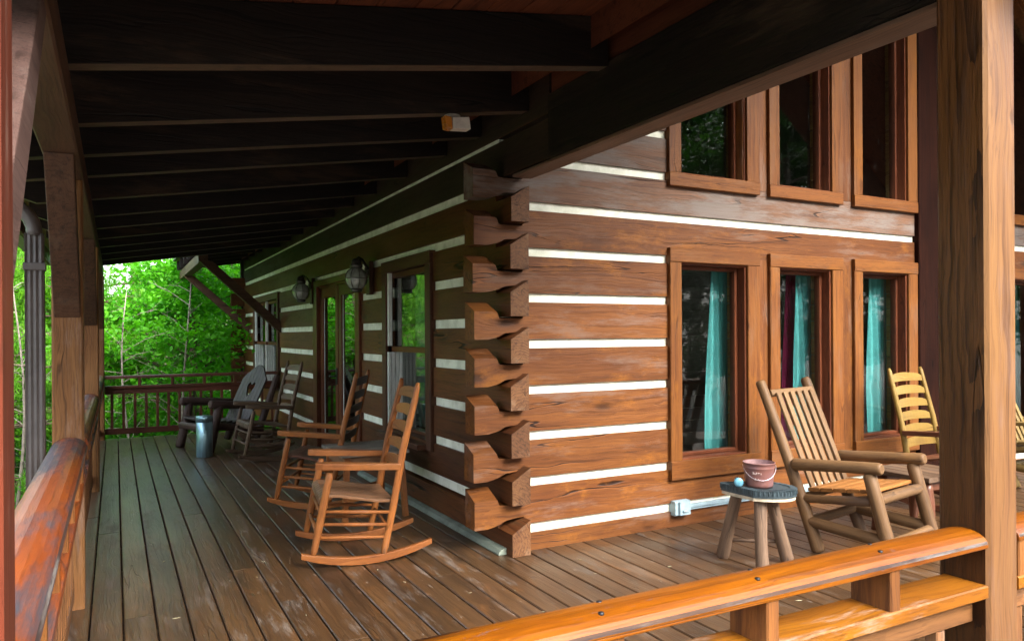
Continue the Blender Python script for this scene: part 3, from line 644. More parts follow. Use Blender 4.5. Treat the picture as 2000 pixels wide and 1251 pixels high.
# ------------------------------------------------------------------ porch roof
proof = thing('porch_roof', 'dark timbered porch roof with exposed rafters above the side deck', 'porch roof', (0, 4, 2.5))
PL = Vector((0, 4, 2.5))
def pb(mb, name, mats, bevel=0.0, label=None, parent=None):
    ob = mb.build(name, mats, None, bevel, label, Matrix.Translation(-PL)); ob.parent = parent or proof; return ob
def rz_(x): return 2.53+.16*(x+.13)
RY = [1.35, 2.25, 3.25, 4.14, 4.84, 5.47, 6.38, 7.28, 8.1, 8.95, 9.8, 10.6, 11.45, 12.3]
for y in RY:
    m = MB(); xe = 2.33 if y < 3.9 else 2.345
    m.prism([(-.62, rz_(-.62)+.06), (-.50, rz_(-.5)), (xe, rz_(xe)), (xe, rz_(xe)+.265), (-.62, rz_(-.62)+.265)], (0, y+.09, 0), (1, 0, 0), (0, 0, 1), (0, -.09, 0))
    m.mi[2] = 1; m.mi[3] = 1  # undersides coloured lighter to stand for light bounced off the deck
    pb(m, 'rafter', ['rafter', 'rafter_under_lit'], .005)
m = MB(); k = 0; x = -.80
while x < 2.40:
    x2 = min(x+.185, 2.46); m.beam(((x+x2)/2, .95, rz_((x+x2)/2)+.279), ((x+x2)/2, 12.75, rz_((x+x2)/2)+.279), x2-x-.003, .022, (-.16, 0, 1)); x = x2
for i in range(7): m.beam((1.2+i*.185, 12.76, rz_(1.2+i*.185)+.279), (1.2+i*.185, 16.6, rz_(1.2+i*.185)+.279), .182, .022, (-.16, 0, 1))
pb(m, 'ceiling_boards', 'ceiling')
m = MB(); m.prism([(-.86, rz_(-.86)+.292), (2.5, rz_(2.5)+.292), (2.5, rz_(2.5)+.35), (-.86, rz_(-.86)+.35)], (0, .9, 0), (1, 0, 0), (0, 0, 1), (0, 11.9, 0))
m.prism([(1.05, rz_(1.05)+.292), (2.5, rz_(2.5)+.292), (2.5, rz_(2.5)+.35), (1.05, rz_(1.05)+.35)], (0, 12.81, 0), (1, 0, 0), (0, 0, 1), (0, 3.9, 0))
pb(m, 'roofing', 'roofing')
m = MB(); m.box((-.30, 1.0, 2.36), (-.15, 12.55, 2.525), 1, ch=.008); pb(m, 'eave_beam', 'brace')
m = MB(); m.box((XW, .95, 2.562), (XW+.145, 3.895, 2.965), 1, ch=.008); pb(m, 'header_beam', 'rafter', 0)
m = MB(); m.beam((XW+.0725, .98, 2.552), (XW+.0725, 4.36, 2.552), .142, .018, ch=.002); pb(m, 'beam_soffit', 'soffit')
m = MB(); m.box((-.85, .92, rz_(-.8)+.12), (-.815, 12.8, rz_(-.8)+.29), 1); pb(m, 'fascia', 'brace')
m = MB(); m.sweep([(0, .11), (-.12, .11), (-.12, .105), (-.005, .105), (-.005, .005), (-.115, .005), (-.115, .12), (-.13, .12), (-.13, -.01), (0, -.01)][::-1], (-.856, .92, rz_(-.8)+.13), (-.856, 12.8, rz_(-.8)+.13), (1, 0, 0), (0, 0, 1))
pb(m, 'gutter', 'gutter')
m = MB(); m.box((XW+.03, .95, 2.968), (XW+.06, YW-.01, 3.19), 1); pb(m, 'blocking_board', 'ceiling')
# eave piece and knee braces of the narrow roof past the end of the deck
m = MB(); m.box((1.16, 12.60, 2.64), (1.30, 16.5, 2.80), 1); pb(m, 'eave_beam', 'brace')
for y in (12.25, 15.35):
    m = MB(); m.prism([(1.14, 2.64), (1.33, 2.64), (XW-.003, 1.72), (XW-.003, 1.54)], (0, y+.11, 0), (1, 0, 0), (0, 0, 1), (0, -.11, 0)); pb(m, 'knee_brace', 'brace', .006)
for y in np.arange(13.1, 16.4, .8):
    m = MB(); m.prism([(1.1, rz_(1.1)+.08), (2.34, rz_(2.34)+.08), (2.34, rz_(2.34)+.265), (1.1, rz_(1.1)+.265)], (0, y+.05, 0), (1, 0, 0), (0, 0, 1), (0, -.05, 0)); pb(m, 'rafter', 'rafter')

# ------------------------------------------------------------------ porch posts
def post(x0, x1, y0, y1, ztop, mat, label, braces=(), bmat='brace', foot=0.0):
    t = thing('porch_post', label, 'post', ((x0+x1)/2, (y0+y1)/2, 0), 0, 'square timber posts along the porch edge')
    c = Vector(((x0+x1)/2, (y0+y1)/2, 0)); mw = Matrix.Translation(-c)
    m = MB(); m.box((x0, y0, foot), (x1, y1, ztop), 2, ch=.01); ob = m.build('timber', [mat, 'post_lit'] if mat == 'post_right' else mat, t, 0, None, mw)
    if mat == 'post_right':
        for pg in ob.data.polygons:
            if pg.normal.y < -.5: pg.material_index = 1      # front face in a lighter copy, its daylight put into the colour
    for d in braces:
        m = MB(); cx = (x0+x1)/2
        ye = y0 if d < 0 else y1
        a, b = (1.60, 1.78) if d < 0 else (1.44, 1.62); tp = 2.358
        run = .66 if d < 0 else .92
        m.prism([(ye, a), (ye, b+.04), (ye+d*(run-.15), tp), (ye+d*run, tp)], (cx-.062, 0, 0), (0, 1, 0), (0, 0, 1), (.124, 0, 0), grain=0)
        m.build('brace', bmat, t, .006, None, mw)
    return t
MT['corner_post'] = wood('corner_post', (0.132, 0.0303, 0.0143), (0.0935, 0.022, 0.011), (0.044, 0.0132, 0.0077), 0.42, 0.5, wear=(0.26, 0.17, 0.13), wamt=0.5, ring=0.35)
MT['brace_pink'] = wood('brace_pink', (0.14, 0.084, 0.07), (0.105, 0.0595, 0.049), (0.042, 0.0245, 0.021), 0.55, 0.4, wear=(0.26, 0.2, 0.17), wamt=0.5, ring=0.3)
post(-.295, -.140, 1.25, 1.40, 2.358, 'corner_post', 'reddish corner post where the front and side railings meet, knee brace above', (1,), 'brace_pink')
post(-.305, -.155, 4.72, 4.87, 2.358, 'post', 'orange-grained post behind the grey downspout, second from the camera', (-1,))
post(-.295, -.140, 8.20, 8.35, 2.358, 'post', 'third post along the side railing, half hidden by the one before it', (-1,))
post(-.290, -.140, 12.20, 12.35, 2.358, 'post', 'farthest post at the end corner of the side deck', (-1,))
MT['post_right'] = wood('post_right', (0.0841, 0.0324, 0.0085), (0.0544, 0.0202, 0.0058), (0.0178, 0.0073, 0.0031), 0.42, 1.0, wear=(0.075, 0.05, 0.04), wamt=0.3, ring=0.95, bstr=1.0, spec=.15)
MT['post_lit'] = wood('post_lit', (0.1894, 0.0912, 0.0312), (0.1531, 0.069, 0.0286), (0.062, 0.0251, 0.0104), 0.5, 0.8, wear=(0.20, 0.13, 0.105), wamt=0.35, ring=0.22)  # lighter copy of the post wood, painted as the lit face
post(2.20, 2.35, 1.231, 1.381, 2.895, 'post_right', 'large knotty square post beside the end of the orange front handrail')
post(5.6, 5.75, 1.231, 1.381, 3.0, 'post', 'plain post farther along the front railing, outside the view of the chairs') if False else None

# ------------------------------------------------------------------ railings
def railing(label, p0, p1, hm, shelfm, spm, balm, w=.14, rd=.028, bt=.046, spoff=.2, wend=True, cap=True, ztop=.925, bal=.15, first=None):
    """railing from p0 to p1 (2-D points on the centre line)"""
    p0 = Vector((p0[0], p0[1], 0)); p1 = Vector((p1[0], p1[1], 0)); d = (p1-p0); L = d.length; d = d/L; sd_ = Vector((0, 0, 1)).cross(d)
    t = thing('porch_railing', label, 'railing', p0, 0, 'railing sections round the porch'); mw = Matrix.Translation(-p0)
    U = Vector((0, 0, 1)); h = w/2; z = ztop
    m = MB(); prof = [(-h, -bt), (h, -bt), (h, -.034)]+[(h*math.cos(q)*.98, -.034+(rd+.006)*math.sin(q)) for q in np.linspace(.25, math.pi-.25, 9)]+[(-h, -.034)]
    m.sweep(prof, p0+U*z, p1+U*z, sd_, U, nseg=1)
    np_ = len(prof)
    for q in (2, np_-2): m.mi[q] = 1
    m.build('handrail', [hm, 'rail_edge'], t, .003, None, mw)
    m = MB(); m.beam(p0+U*(z-.172), p1+U*(z-.172), w-.004, .038, ch=.004); m.build('shelf_board', shelfm, t, 0, None, mw)
    m = MB(); m.beam(p0+U*(z-.232), p1+U*(z-.232), .04, .078); m.build('top_rail', balm, t, 0, None, mw)
    m = MB(); m.beam(p0+U*.11, p1+U*.11, .04, .085); m.build('bottom_rail', balm, t, 0, None, mw)
    x = spoff if first is None else first
    while x < L-.03:
        m = MB(); m.beam(p0+d*x+U*(z-.153), p0+d*x+U*(z-bt-.0005), .040, w-.012, sd_ if True else U, ch=.004); m.build('spacer_block', spm, t, 0, None, mw); x += .445
    if hm == 'rail':
        x = spoff if first is None else first
        while x < L-.03:
            m = MB()
            for q in (-.03, .025):
                c_ = p0+d*(x+q*.6)+U*(z-.0012)+sd_*q; m.lathe([(0, .001), (.0055, .001), (.0065, -.003), (.0055, -.006)], (0, 0, 0), 10)
                n_ = 40; m.v[-n_:] = [tuple(Vector(p_)+c_) for p_ in m.v[-n_:]]
            m.build('screw_heads', 'black_metal', t, 0, None, mw); x += .445
    x = .09
    while x < L-.04:
        m = MB(); m.beam(p0+d*x+U*.153, p0+d*x+U*(z-.272), .038, .038, d); m.build('baluster', balm, t, 0, None, mw); x += bal
    return t
railing('glossy orange front handrail above a worn yellow shelf board, between corner post and knotty post', (-.14, 1.297), (2.197, 1.297), 'rail', 'shelf', 'spacer', 'baluster', .135, first=.15)
railing('orange front railing section to the right of the large knotty post', (2.353, 1.297), (5.6, 1.297), 'rail', 'shelf', 'spacer', 'baluster', .135, first=.03)
railing('side railing nearest the camera with broad weathered orange and grey handrail', (-.225, 1.40), (-.225, 4.717), 'rail_gray', 'rail_gray', 'spacer', 'baluster', .175, rd=.052)
railing('side railing between the downspout post and the third post', (-.218, 4.873), (-.218, 8.197), 'rail_gray', 'rail_gray', 'spacer', 'baluster', .16, rd=.052)
railing('side railing between the third post and the farthest post', (-.215, 8.353), (-.215, 12.197), 'rail_gray', 'rail_gray', 'spacer', 'baluster', .15, rd=.052)
railing('dark red railing closing the far end of the deck before the trees', (-.137, 12.28), (XW-.04, 12.28), 'rail_far', 'rail_far', 'rail_far', 'rail_far', .12, first=.45)

# ------------------------------------------------------------------ downspout
t = thing('downspout', 'grey ribbed metal downspout with curved elbow outside the second porch post', 'downspout', (-.385, 4.80, 0)); mw = Matrix.Translation((.385, -4.80, 0))
m = MB(); prof = []
for i in range(8): prof += [(-.045+i*.09/7, -.034+(.008 if i % 2 else 0))]
prof += [(.045, .034), (-.045, .034)]
m.sweep(prof, (-.385, 4.80, -1.5), (-.385, 4.80, 2.06), (1, 0, 0), (0, 1, 0)); m.build('pipe', 'gutter', t, .002, None, mw)
m = MB(); pts = [(-.385, 4.80, 2.05)]+[(-.385-.17*(1-math.cos(q)), 4.80, 2.06+.17*math.sin(q)) for q in np.linspace(.1, 1.2, 9)]
pts += [(-.66, 4.80, 2.30), (-.80, 4.80, 2.40), (-.91, 4.80, 2.46), (-.92, 4.80, 2.56)]
rr = [.047*(1+.05*(i % 2)) for i in range(len(pts))]; m.tube(pts, rr, 12, ell=.8); m.build('elbow', 'gutter', t, 0, None, mw)
m = MB(); m.box((-.436, 4.756, 1.86), (-.334, 4.84, 1.90), 0); m.build('strap', 'gutter', t, 0, None, mw)

# ------------------------------------------------------------------ chairs
def ladder_chair(label, loc, rz, wood_='orange_chair', seat='chair_seat', slat='orange_chair', arm=None, nsl=5, wid=.60, group='ladder back rocking chairs on the porch', post_=None, platform=False, legs=None, name='rocking_chair'):
    t = thing(name, label, 'rocking chair', loc, rz, group); h = wid/2; arm = arm or wood_; post_ = post_ or wood_; legs = legs or wood_
    def zb(s): return .46*(s-.02)**2
    for sy in (-1, 1):
        y = sy*h
        m = MB(); ss = np.linspace(.42, -.43, 15)
        m.prism([(s, zb(s)+.002) for s in ss]+[(s, zb(s)+.002+.052-.018*(abs(s)/.43)**3) for s in ss[::-1]], (0, y+.019, 0), (1, 0, 0), (0, 0, 1), (0, -.038, 0)); m.build('rocker', wood_, t, .005)
        m = MB(); F0 = Vector((.345, y, .085)); F1 = Vector((.235, y, .612)); pts = [F0.lerp(F1, q) for q in (0, .06, .35, .7, .94, 1)]
        m.tube(pts, [.016, .022, .026, .025, .023, .018], 12); m.build('leg', legs, t)
        m = MB(); B0 = Vector((-.105, y, .05)); B1 = Vector((-.35, y*.93, 1.175)); pts = [B0.lerp(B1, q) for q in (0, .05, .3, .6, .9, .97, 1)]
        for q in (3,): pts[q].x += .012
        m.tube(pts, [.018, .024, .025, .025, .022, .019, .011], 12); m.build('back_post', post_, t)
        m = MB(); a0 = Vector((-.215, y, .602)); a1 = Vector((.30, y, .638)); dn = (a1-a0).normalized(); L = (a1-a0).length; un = Vector((-dn.z, 0, dn.x))
        poly = [(0, -.022), (L*.45, -.035), (L*.8, -.046), (L*.97, -.040), (L+.03, -.02), (L+.03, .02), (L*.97, .040), (L*.8, .046), (L*.45, .035), (0, .022)]
        m.prism(poly, a0, dn, (0, 1, 0), un*.042); m.build('armrest', arm, t, .006)
        for za, zc in ((.365, .325), (.285, .245), (.20, .165)):
            m = MB(); fa = .345-.11*(za-.085)/.527; ba = -.105-.245*(zc-.05)/1.125
            m.tube([(fa, y, za), ((fa+ba)/2, y, (za+zc)/2), (ba, y, zc)], [.010, .013, .010], 8); m.build('stretcher', wood_, t)
    for za in (.345, .22):
        m = MB(); fa = .345-.11*(za-.085)/.527; m.tube([(fa, -h, za), (fa, h, za)], .013, 8); m.build('stretcher', wood_, t)
    m = MB(); m.tube([(-.14, -h, .22), (-.14, h, .22)], .012, 8); m.build('stretcher', wood_, t)
    # contoured seat of long slats
    m = MB(); n = 9
    for i in range(n):
        ya = -h+.02+(2*h-.04)*i/n+.0025; yb = -h+.02+(2*h-.04)*(i+1)/n-.0025
        cv = [(.305, .418), (.30, .448), (.27, .466), (.18, .462), (.05, .435), (-.06, .412), (-.175, .405)]
        m.prism(cv+[(a-.003, b-.02) for a, b in cv[::-1]], (0, yb, 0), (1, 0, 0), (0, 0, 1), (0, ya-yb, 0))
    m.build('seat', seat, t, .003)
    for i in range(nsl):
        z = .60+(1.08-.60)*i/(nsl-1) if nsl == 5 else .52+(1.08-.52)*i/(nsl-1)
        q = (z-.05)/1.125; xb = -.105-.245*q; hw = h*(1-.07*q)-.012
        m = MB(); nn = 10; top = []; bot = []
        for k in range(nn+1):
            u = -1+2*k/nn; top.append((u*hw, .033+.020*(1-u*u)-.018*(abs(u) > .95))); bot.append((u*hw, -.030+.006*(1-u*u)))
        vs = []; gs = []; o3 = m.off(); ln = Vector((-.245, 0, 1.125)).normalized()
        for (ya, za), (yc, zc) in zip(top, bot):
            bow = -.025*(1-(ya/hw)**2)
            for yy, zz, dx in ((ya, za, -.006), (ya, za, .006), (yc, zc, .006), (yc, zc, -.006)):
                p_ = Vector((xb+bow+dx, yy, z))+ln*zz; vs.append(p_); gs.append((o3[0]+yy, o3[1]+zz, o3[2]+dx))
        fs = [(0, 1, 2, 3), tuple(4*nn+i_ for i_ in (3, 2, 1, 0))]
        for k in range(nn):
            for e in range(4): fs.append((4*k+e, 4*k+(e+1) % 4, 4*k+4+(e+1) % 4, 4*k+4+e))
        m.add(vs, gs, fs); m.build('back_slat', slat, t, .002)
    if platform:
        for sy in (-1, 1):
            m = MB(); y = sy*(h-.04); A = []; B = []
            for q in np.linspace(-1.15, 1.15, 13): A.append((.02+.30*math.sin(q), .40-.30*math.cos(q)*.86)); B.append((.02+.235*math.sin(q), .40-.235*math.cos(q)*.80))
            m.prism(A+B[::-1], (0, y+.02, 0), (1, 0, 0), (0, 0, 1), (0, -.04, 0)); m.build('scroll_bracket', wood_, t, .004)
    return t
def face(dx, dy): return math.atan2(dy, dx)
ladder_chair('orange ladder back rocking chair nearest the log corner, seen from its side', (1.494, 5.037, 0), face(-.989, .148))
ladder_chair('orange rocking chair with dark back slats behind the small grey table', (1.66, 6.70, 0), face(-.885, .465), 'orange_chair', 'chair_seat_dark', 'slat_dark')
ladder_chair('grey brown rustic rocking chair with scrolled base beside the far door', (1.64, 9.45, 0), face(-.97, -.1), 'rustic', 'rustic', 'rustic', wid=.58, platform=True)
ladder_chair('yellow ladder back chair with dark brown arms half hidden behind the knotty post', (6.30, 3.88, 0), face(.10, -.995), 'brown_gloss', 'brown_gloss', 'yellow', arm='brown_gloss', nsl=6, wid=.56, post_='yellow', legs='brown_gloss')

def log_chair(label, loc, rz, lm, sm, seatm, wid=.60, arm_flat=False, name='log_chair', group='log framed chairs on the porch'):
    t = thing(name, label, 'chair', loc, rz, group); h = wid/2
    for sy in (-1, 1):
        y = sy*h
        m = MB(); m.log((0, y, 0), (-.455, y*.98, 1.145), .043, .036, bend=.008); m.build('back_post', lm, t)
        m = MB(); m.log((.505, y, 0), (.345, y, .585), .046, .042, bend=.006); m.build('leg', lm, t)
        m = MB()
        if arm_flat: m.beam((-.19, y, .60), (.46, y, .645), .12, .035, ch=.01)
        else: m.log((-.19, y, .575), (.43, y, .625), .043, .040, bend=.006)
        m.build('armrest', lm if not arm_flat else sm, t)
        m = MB(); m.log((-.07, y, .20), (.47, y, .165), .036, .040); m.build('stretcher', lm, t)
        m = MB(); m.log((-.14, y*.97, .345), (.37, y*.97, .405), .03, .03); m.build('seat_rail', lm, t)
    for s_, z in ((.395, .42), (.465, .15)):
        m = MB(); m.log((s_, -h+.02, z), (s_, h-.02, z), .036, .036, bend=.004); m.build('stretcher', lm, t)
    m = MB(); m.log((-.07, -h, .20), (-.07, h, .20), .034); m.build('stretcher', lm, t)
    m = MB(); n = 5
    for i in range(n):
        a = -.10+.46*i/n; zc = .415+.055*i/n
        m.beam((a+.045, -h+.03, zc), (a+.045, h-.03, zc), .085, .024, (-.12, 0, 1), ch=.006)
    m.build('seat', seatm, t)
    m = MB(); m.beam((-.40, -h+.03, 1.055), (-.40, h-.03, 1.055), .055, .045, (-.4, 0, 1), ch=.008); m.build('crest_rail', sm, t)
    m = MB(); m.beam((-.105, -h+.03, .365), (-.105, h-.03, .365), .04, .05, (-.4, 0, 1)); m.build('lower_rail', sm, t)
    for i in range(6):
        y = -h+.085+(2*h-.17)*i/5
        m = MB(); m.beam((-.085, y, .40), (-.36, y, 1.06), .052, .02, (.9, 0, .36), ch=.004); m.build('back_slat', sm, t)
    return t
fc = Vector((.17, -.985)); mid = ((4.22+4.82)/2, (3.476+3.58)/2, 0)
log_chair('tan log armchair with slatted back facing out beside the tyre topped stool', mid, face(.17, -.985), 'log_tan', 'slat_tan', 'seat_orange', .61)
log_chair('yellow log chair cut off at the far right beyond the knotty post', (7.9, 4.02, 0), face(.1, -.995), 'yellow_pine', 'yellow_pine', 'yellow_pine', .62, True)

# dark adirondack style log chair
t = thing('adirondack_chair', 'dark log armchair with heart cutout in its tall plank back near the far railing', 'chair', (.93, 10.55, 0), face(-.93, -.36), 'log framed chairs on the porch')
for y in (-.40, .40):
    m = MB(); m.log((.03, y, 0), (-.11, y, .60), .06, .055); m.build('leg', 'adir_log', t)
    m = MB(); m.log((.02, y, .62), (-.80, y, .55), .055, .05); m.build('armrest', 'adir_log', t)
    m = MB(); m.log((-.62, y*.9, 0.04), (-.98, y*.9, .95), .05, .04); m.build('back_post', 'adir_log', t)
    m = MB(); m.log((.0, y*.92, .34), (-.75, y*.92, .22), .05, .045); m.build('seat_rail', 'adir_log', t)
m = MB(); m.log((.0, -.42, .30), (.0, .42, .30), .05); m.build('stretcher', 'adir_log', t)
m = MB()
for i in range(7): m.beam((-.03-i*.085, -.34, .405-i*.013), (-.03-i*.085, .34, .405-i*.013), .075, .025, (.15, 0, 1), ch=.005)
m.build('seat', 'adirondack', t)
m = MB(); bd = Vector((-.40, 0, .80)).normalized(); bo = Vector((-.56, 0, .28)); bn = Vector((.8, 0, .4)).normalized()*.025
tops = [.70, .80, .87, .895, .87, .80, .70]
for i in range(7):
    a = -.30+i*.0857; b = a+.0827; tl = tops[i]; tl0 = (tl+tops[max(i-1, 0)])/2 if i else tl-.02; tl1 = (tl+tops[min(i+1, 6)])/2 if i < 6 else tl-.02
    if i in (2, 3, 4):   # heart cut out of the three middle planks
        lo = {2: (.60, .615, .50), 3: (.57, .57, .43), 4: (.60, .615, .50)}[i]
        if i == 2: m.prism([(a, 0), (b, 0), (b, .46), (a+.035, .55), (a+.04, .60), (b-.005, .625), (b, .61), (b, tl1), (a, tl0)], bo, (0, 1, 0), bd, bn, grain=1)
        elif i == 4: m.prism([(a, 0), (b, 0), (b, tl1), (a, tl0), (a, .61), (a+.005, .625), (b-.04, .60), (b-.035, .55), (a, .46)], bo, (0, 1, 0), bd, bn, grain=1)
        else:
            m.prism([(a, 0), (b, 0), (b, .455), ((a+b)/2, .405), (a, .455)], bo, (0, 1, 0), bd, bn, grain=1); m.prism([(a, .615), ((a+b)/2, .585), (b, .615), (b, tl1), (a, tl0)], bo, (0, 1, 0), bd, bn, grain=1)
    else: m.prism([(a, 0), (b, 0), (b, tl1), (a, tl0)], bo, (0, 1, 0), bd, bn, grain=1)
m.build('backrest', 'adirondack', t, .003)

# ------------------------------------------------------------------ small tables, stool and what stands on it
t = thing('side_table', 'small grey topped table between the two orange rocking chairs', 'side table', (1.86, 6.15, 0), 0, 'small wooden side tables')
m = MB()
for i in range(5): m.beam((-.28, -.335+(i+.5)*.134, .535), (.28, -.335+(i+.5)*.134, .535), .131, .028)
m.build('table_top', 'table_gray', t)
for lo_, hi_, ax3 in (((-.24, -.29, .43), (.24, -.27, .52), 0), ((-.24, .27, .43), (.24, .29, .52), 0), ((-.24, -.268, .43), (-.22, .268, .52), 1), ((.22, -.268, .43), (.24, .268, .52), 1)):
    m = MB(); m.box(lo_, hi_, ax3); m.build('apron', 'chair_seat', t)
for sx in (-1, 1):
    for sy in (-1, 1):
        m = MB(); m.beam((sx*.255, sy*.305, 0), (sx*.225, sy*.275, .519), .045, .045, (1, 0, 0)); m.build('leg', 'orange_chair', t)
t = thing('side_table', 'brown plank topped table with barrel shaped legs between tan and yellow chairs', 'side table', (5.31, 3.46, 0), 0, 'small wooden side tables')
m = MB()
for i in range(5): m.beam((-.27+(i+.5)*.11, -.235, .448), (-.27+(i+.5)*.11, .26, .448), .107, .035)
m.build('table_top', 'table_top', t)
for lo_, hi_ in (((-.22, -.19, .36), (.23, -.17, .43)), ((-.22, .19, .36), (.23, .21, .43))):
    m = MB(); m.box(lo_, hi_, 0); m.build('apron', 'brown_gloss', t)
for sx in (-1, 1):
    for sy in (-1, 1):
        m = MB(); a = Vector((sx*.19, sy*.17, .43)); b = Vector((sx*.235, sy*.215, 0)); pts = [a.lerp(b, q) for q in (0, .15, .35, .6, .85, 1)]
        m.tube(pts, [.03, .037, .045, .043, .031, .026], 14); m.build('leg', 'brown_gloss', t)

SC = Vector((3.60, 3.47, 0))
t = thing('stool', 'three legged log stool topped with a dark tyre tread strip, beside the tan armchair', 'stool', SC)
for (fx, fy), (tx, ty) in (((3.575, 3.72), (3.55, 3.56)), ((3.535, 3.33), (3.57, 3.38)), ((3.865, 3.43), (3.70, 3.42))):
    m = MB(); m.log(Vector((fx, fy, 0))-SC, Vector((tx, ty,   .452))-SC, .042, .039, bend=.006, n=14); m.build('leg', 'stool_leg', t)
m = MB(); m.tube([Vector((3.57, 3.66, .13))-SC, Vector((3.80, 3.45, .14))-SC], .012, 8); m.build('stretcher', 'stool_leg', t)
tipv = Vector((-.175, .24)); ax_ = Vector((.56, -.83)).normalized(); ay_ = Vector((.83, .56)).normalized()
def tear(sc, n=36):
    P_ = []
    for i in range(n):
        q = 2*math.pi*i/n; a = math.cos(q); b = math.sin(q); wd = .165*(1-.62*max(0, -a)**.8)
        P_.append((a*.235*sc-.0, b*wd*sc))
    return P_
m = MB(); m.prism(tear(.97), (0.02, -.02, .452), (ax_.x, ax_.y, 0), (ay_.x, ay_.y, 0), (0, 0, .022)); m.build('seat_board', 'board_pale', t, .003)
m = MB(); A = tear(1.0); n = len(A)
m.prism(A, (0.02, -.02, .474), (ax_.x, ax_.y, 0), (ay_.x, ay_.y, 0), (0, 0, .046), grain=0)
for i in range(0, n*3):                                  # tread ribs round the rim
    q = i/3.0; i0 = int(q) % n; i1 = (i0+1) % n; fr_ = q-int(q)
    a = A[i0][0]*(1-fr_)+A[i1][0]*fr_; b = A[i0][1]*(1-fr_)+A[i1][1]*fr_
    p_ = Vector((.02, -.02, 0))+Vector((ax_.x, ax_.y, 0))*a+Vector((ay_.x, ay_.y, 0))*b; c_ = p_-Vector((.02, -.02, 0)); nv = c_.normalized()
    m.beam(p_+Vector((0, 0, .521)) - nv*.040, p_+Vector((0, 0, .517))+nv*.003, .007, .010, ch=.002)
    if i % 2 == 0: m.beam(p_+Vector((0, 0, .490))+nv*.001, p_+Vector((0, 0, .516))+nv*.001, .008, .006, (nv.x, nv.y, 0), ch=.001)
m.build('tyre_tread', 'tire', t, .004)

BC = Vector((3.60, 3.42, .5245))
t = thing('pail', 'rust pink metal pail with chalky handwriting and wire handle on the stool', 'pail', BC)
m = MB(); m.lathe([(.0, .002), (.080, .002), (.083, .0), (.085, .012), (.087, .018), (.085, .026), (.092, .10), (.094, .118), (.096, .122), (.094, .126), (.0955, .146), (.100, .150), (.100, .154), (.096, .155)], (0, 0, 0), 32); m.build('body', 'pail', t)
m = MB(); m.lathe([(.096, .155), (.093, .13), (.083, .01), (0, .008)], (0, 0, 0), 32); m.build('lining', 'pail_in', t)
m = MB(); e = Vector((.83, .56, 0)).normalized(); fwd = Vector((.56, -.83, 0)).normalized(); fwd = Vector((-.60, -.80, 0)); e = Vector((.80, -.60, 0))
pts = []
for q in np.linspace(0, math.pi, 17):
    rr_ = .101; pts.append(e*(rr_*math.cos(q)*1.0)+fwd*(.102*math.sin(q))+Vector((0, 0, .138-.085*math.sin(q))))
m.tube(pts, .0022, 6); m.build('handle', 'wire', t)
m = MB()
def pailpt(a, z):
    ang = math.atan2(-.80, -.60)-.62+a; r_ = .085+.01*z/.15+.0012
    return Vector((r_*math.cos(ang), r_*math.sin(ang), z))
def glyphs(txt, a0, z0, sc):
    G = {'B': [[(0, 0), (0, 1), (.5, .95), (.5, .6), (0, .55), (.6, .45), (.6, .05), (0, 0)]], 'u': [[(0, .6), (.05, .1), (.3, 0), (.5, .15), (.5, .6)], [(.5, .6), (.55, 0)]], 't': [[(.25, .95), (.25, .1), (.45, 0)], [(0, .65), (.5, .68)]],
         's': [[(.45, .55), (.15, .6), (.1, .4), (.4, .25), (.35, .02), (.02, .05)]], 'O': [[(.3, 1), (0, .6), (.1, .1), (.4, 0), (.65, .4), (.55, .9), (.3, 1)]], 'n': [[(0, .6), (.03, 0)], [(.02, .4), (.3, .62), (.45, .4), (.45, 0)]], 'l': [[(.1, 1), (.12, 0)]], 'y': [[(0, .6), (.22, .1)], [(.5, .6), (.1, -.4)]]}
    x_ = a0
    for c_ in txt:
        for st in G[c_]: m.tube([pailpt(x_+u_*sc, z0+v_*sc*.085) for u_, v_ in st], .0011, 5)
        x_ += sc*(.32 if c_ == 'l' else .78)
glyphs('Butts', 0, .088, .17); glyphs('Only', .16, .050, .15)
m.build('lettering', 'chalk', t)
m = MB(); cdir = Vector((-.75, -.66, 0)); cc = Vector((-.055, .045, 0))
t = thing('jar', 'small pale blue lidded jar lying on its side beside the pail', 'jar', (3.485, 3.485, .5255))
m.lathe([(0, -.03), (.022, -.03), (.027, .028), (.029, .030), (.029, .034), (.010, .036), (0, .036)], (0, 0, .029), 20, axis=(-.62, -.78, 0)); m.build('jar_body', 'cup', t)

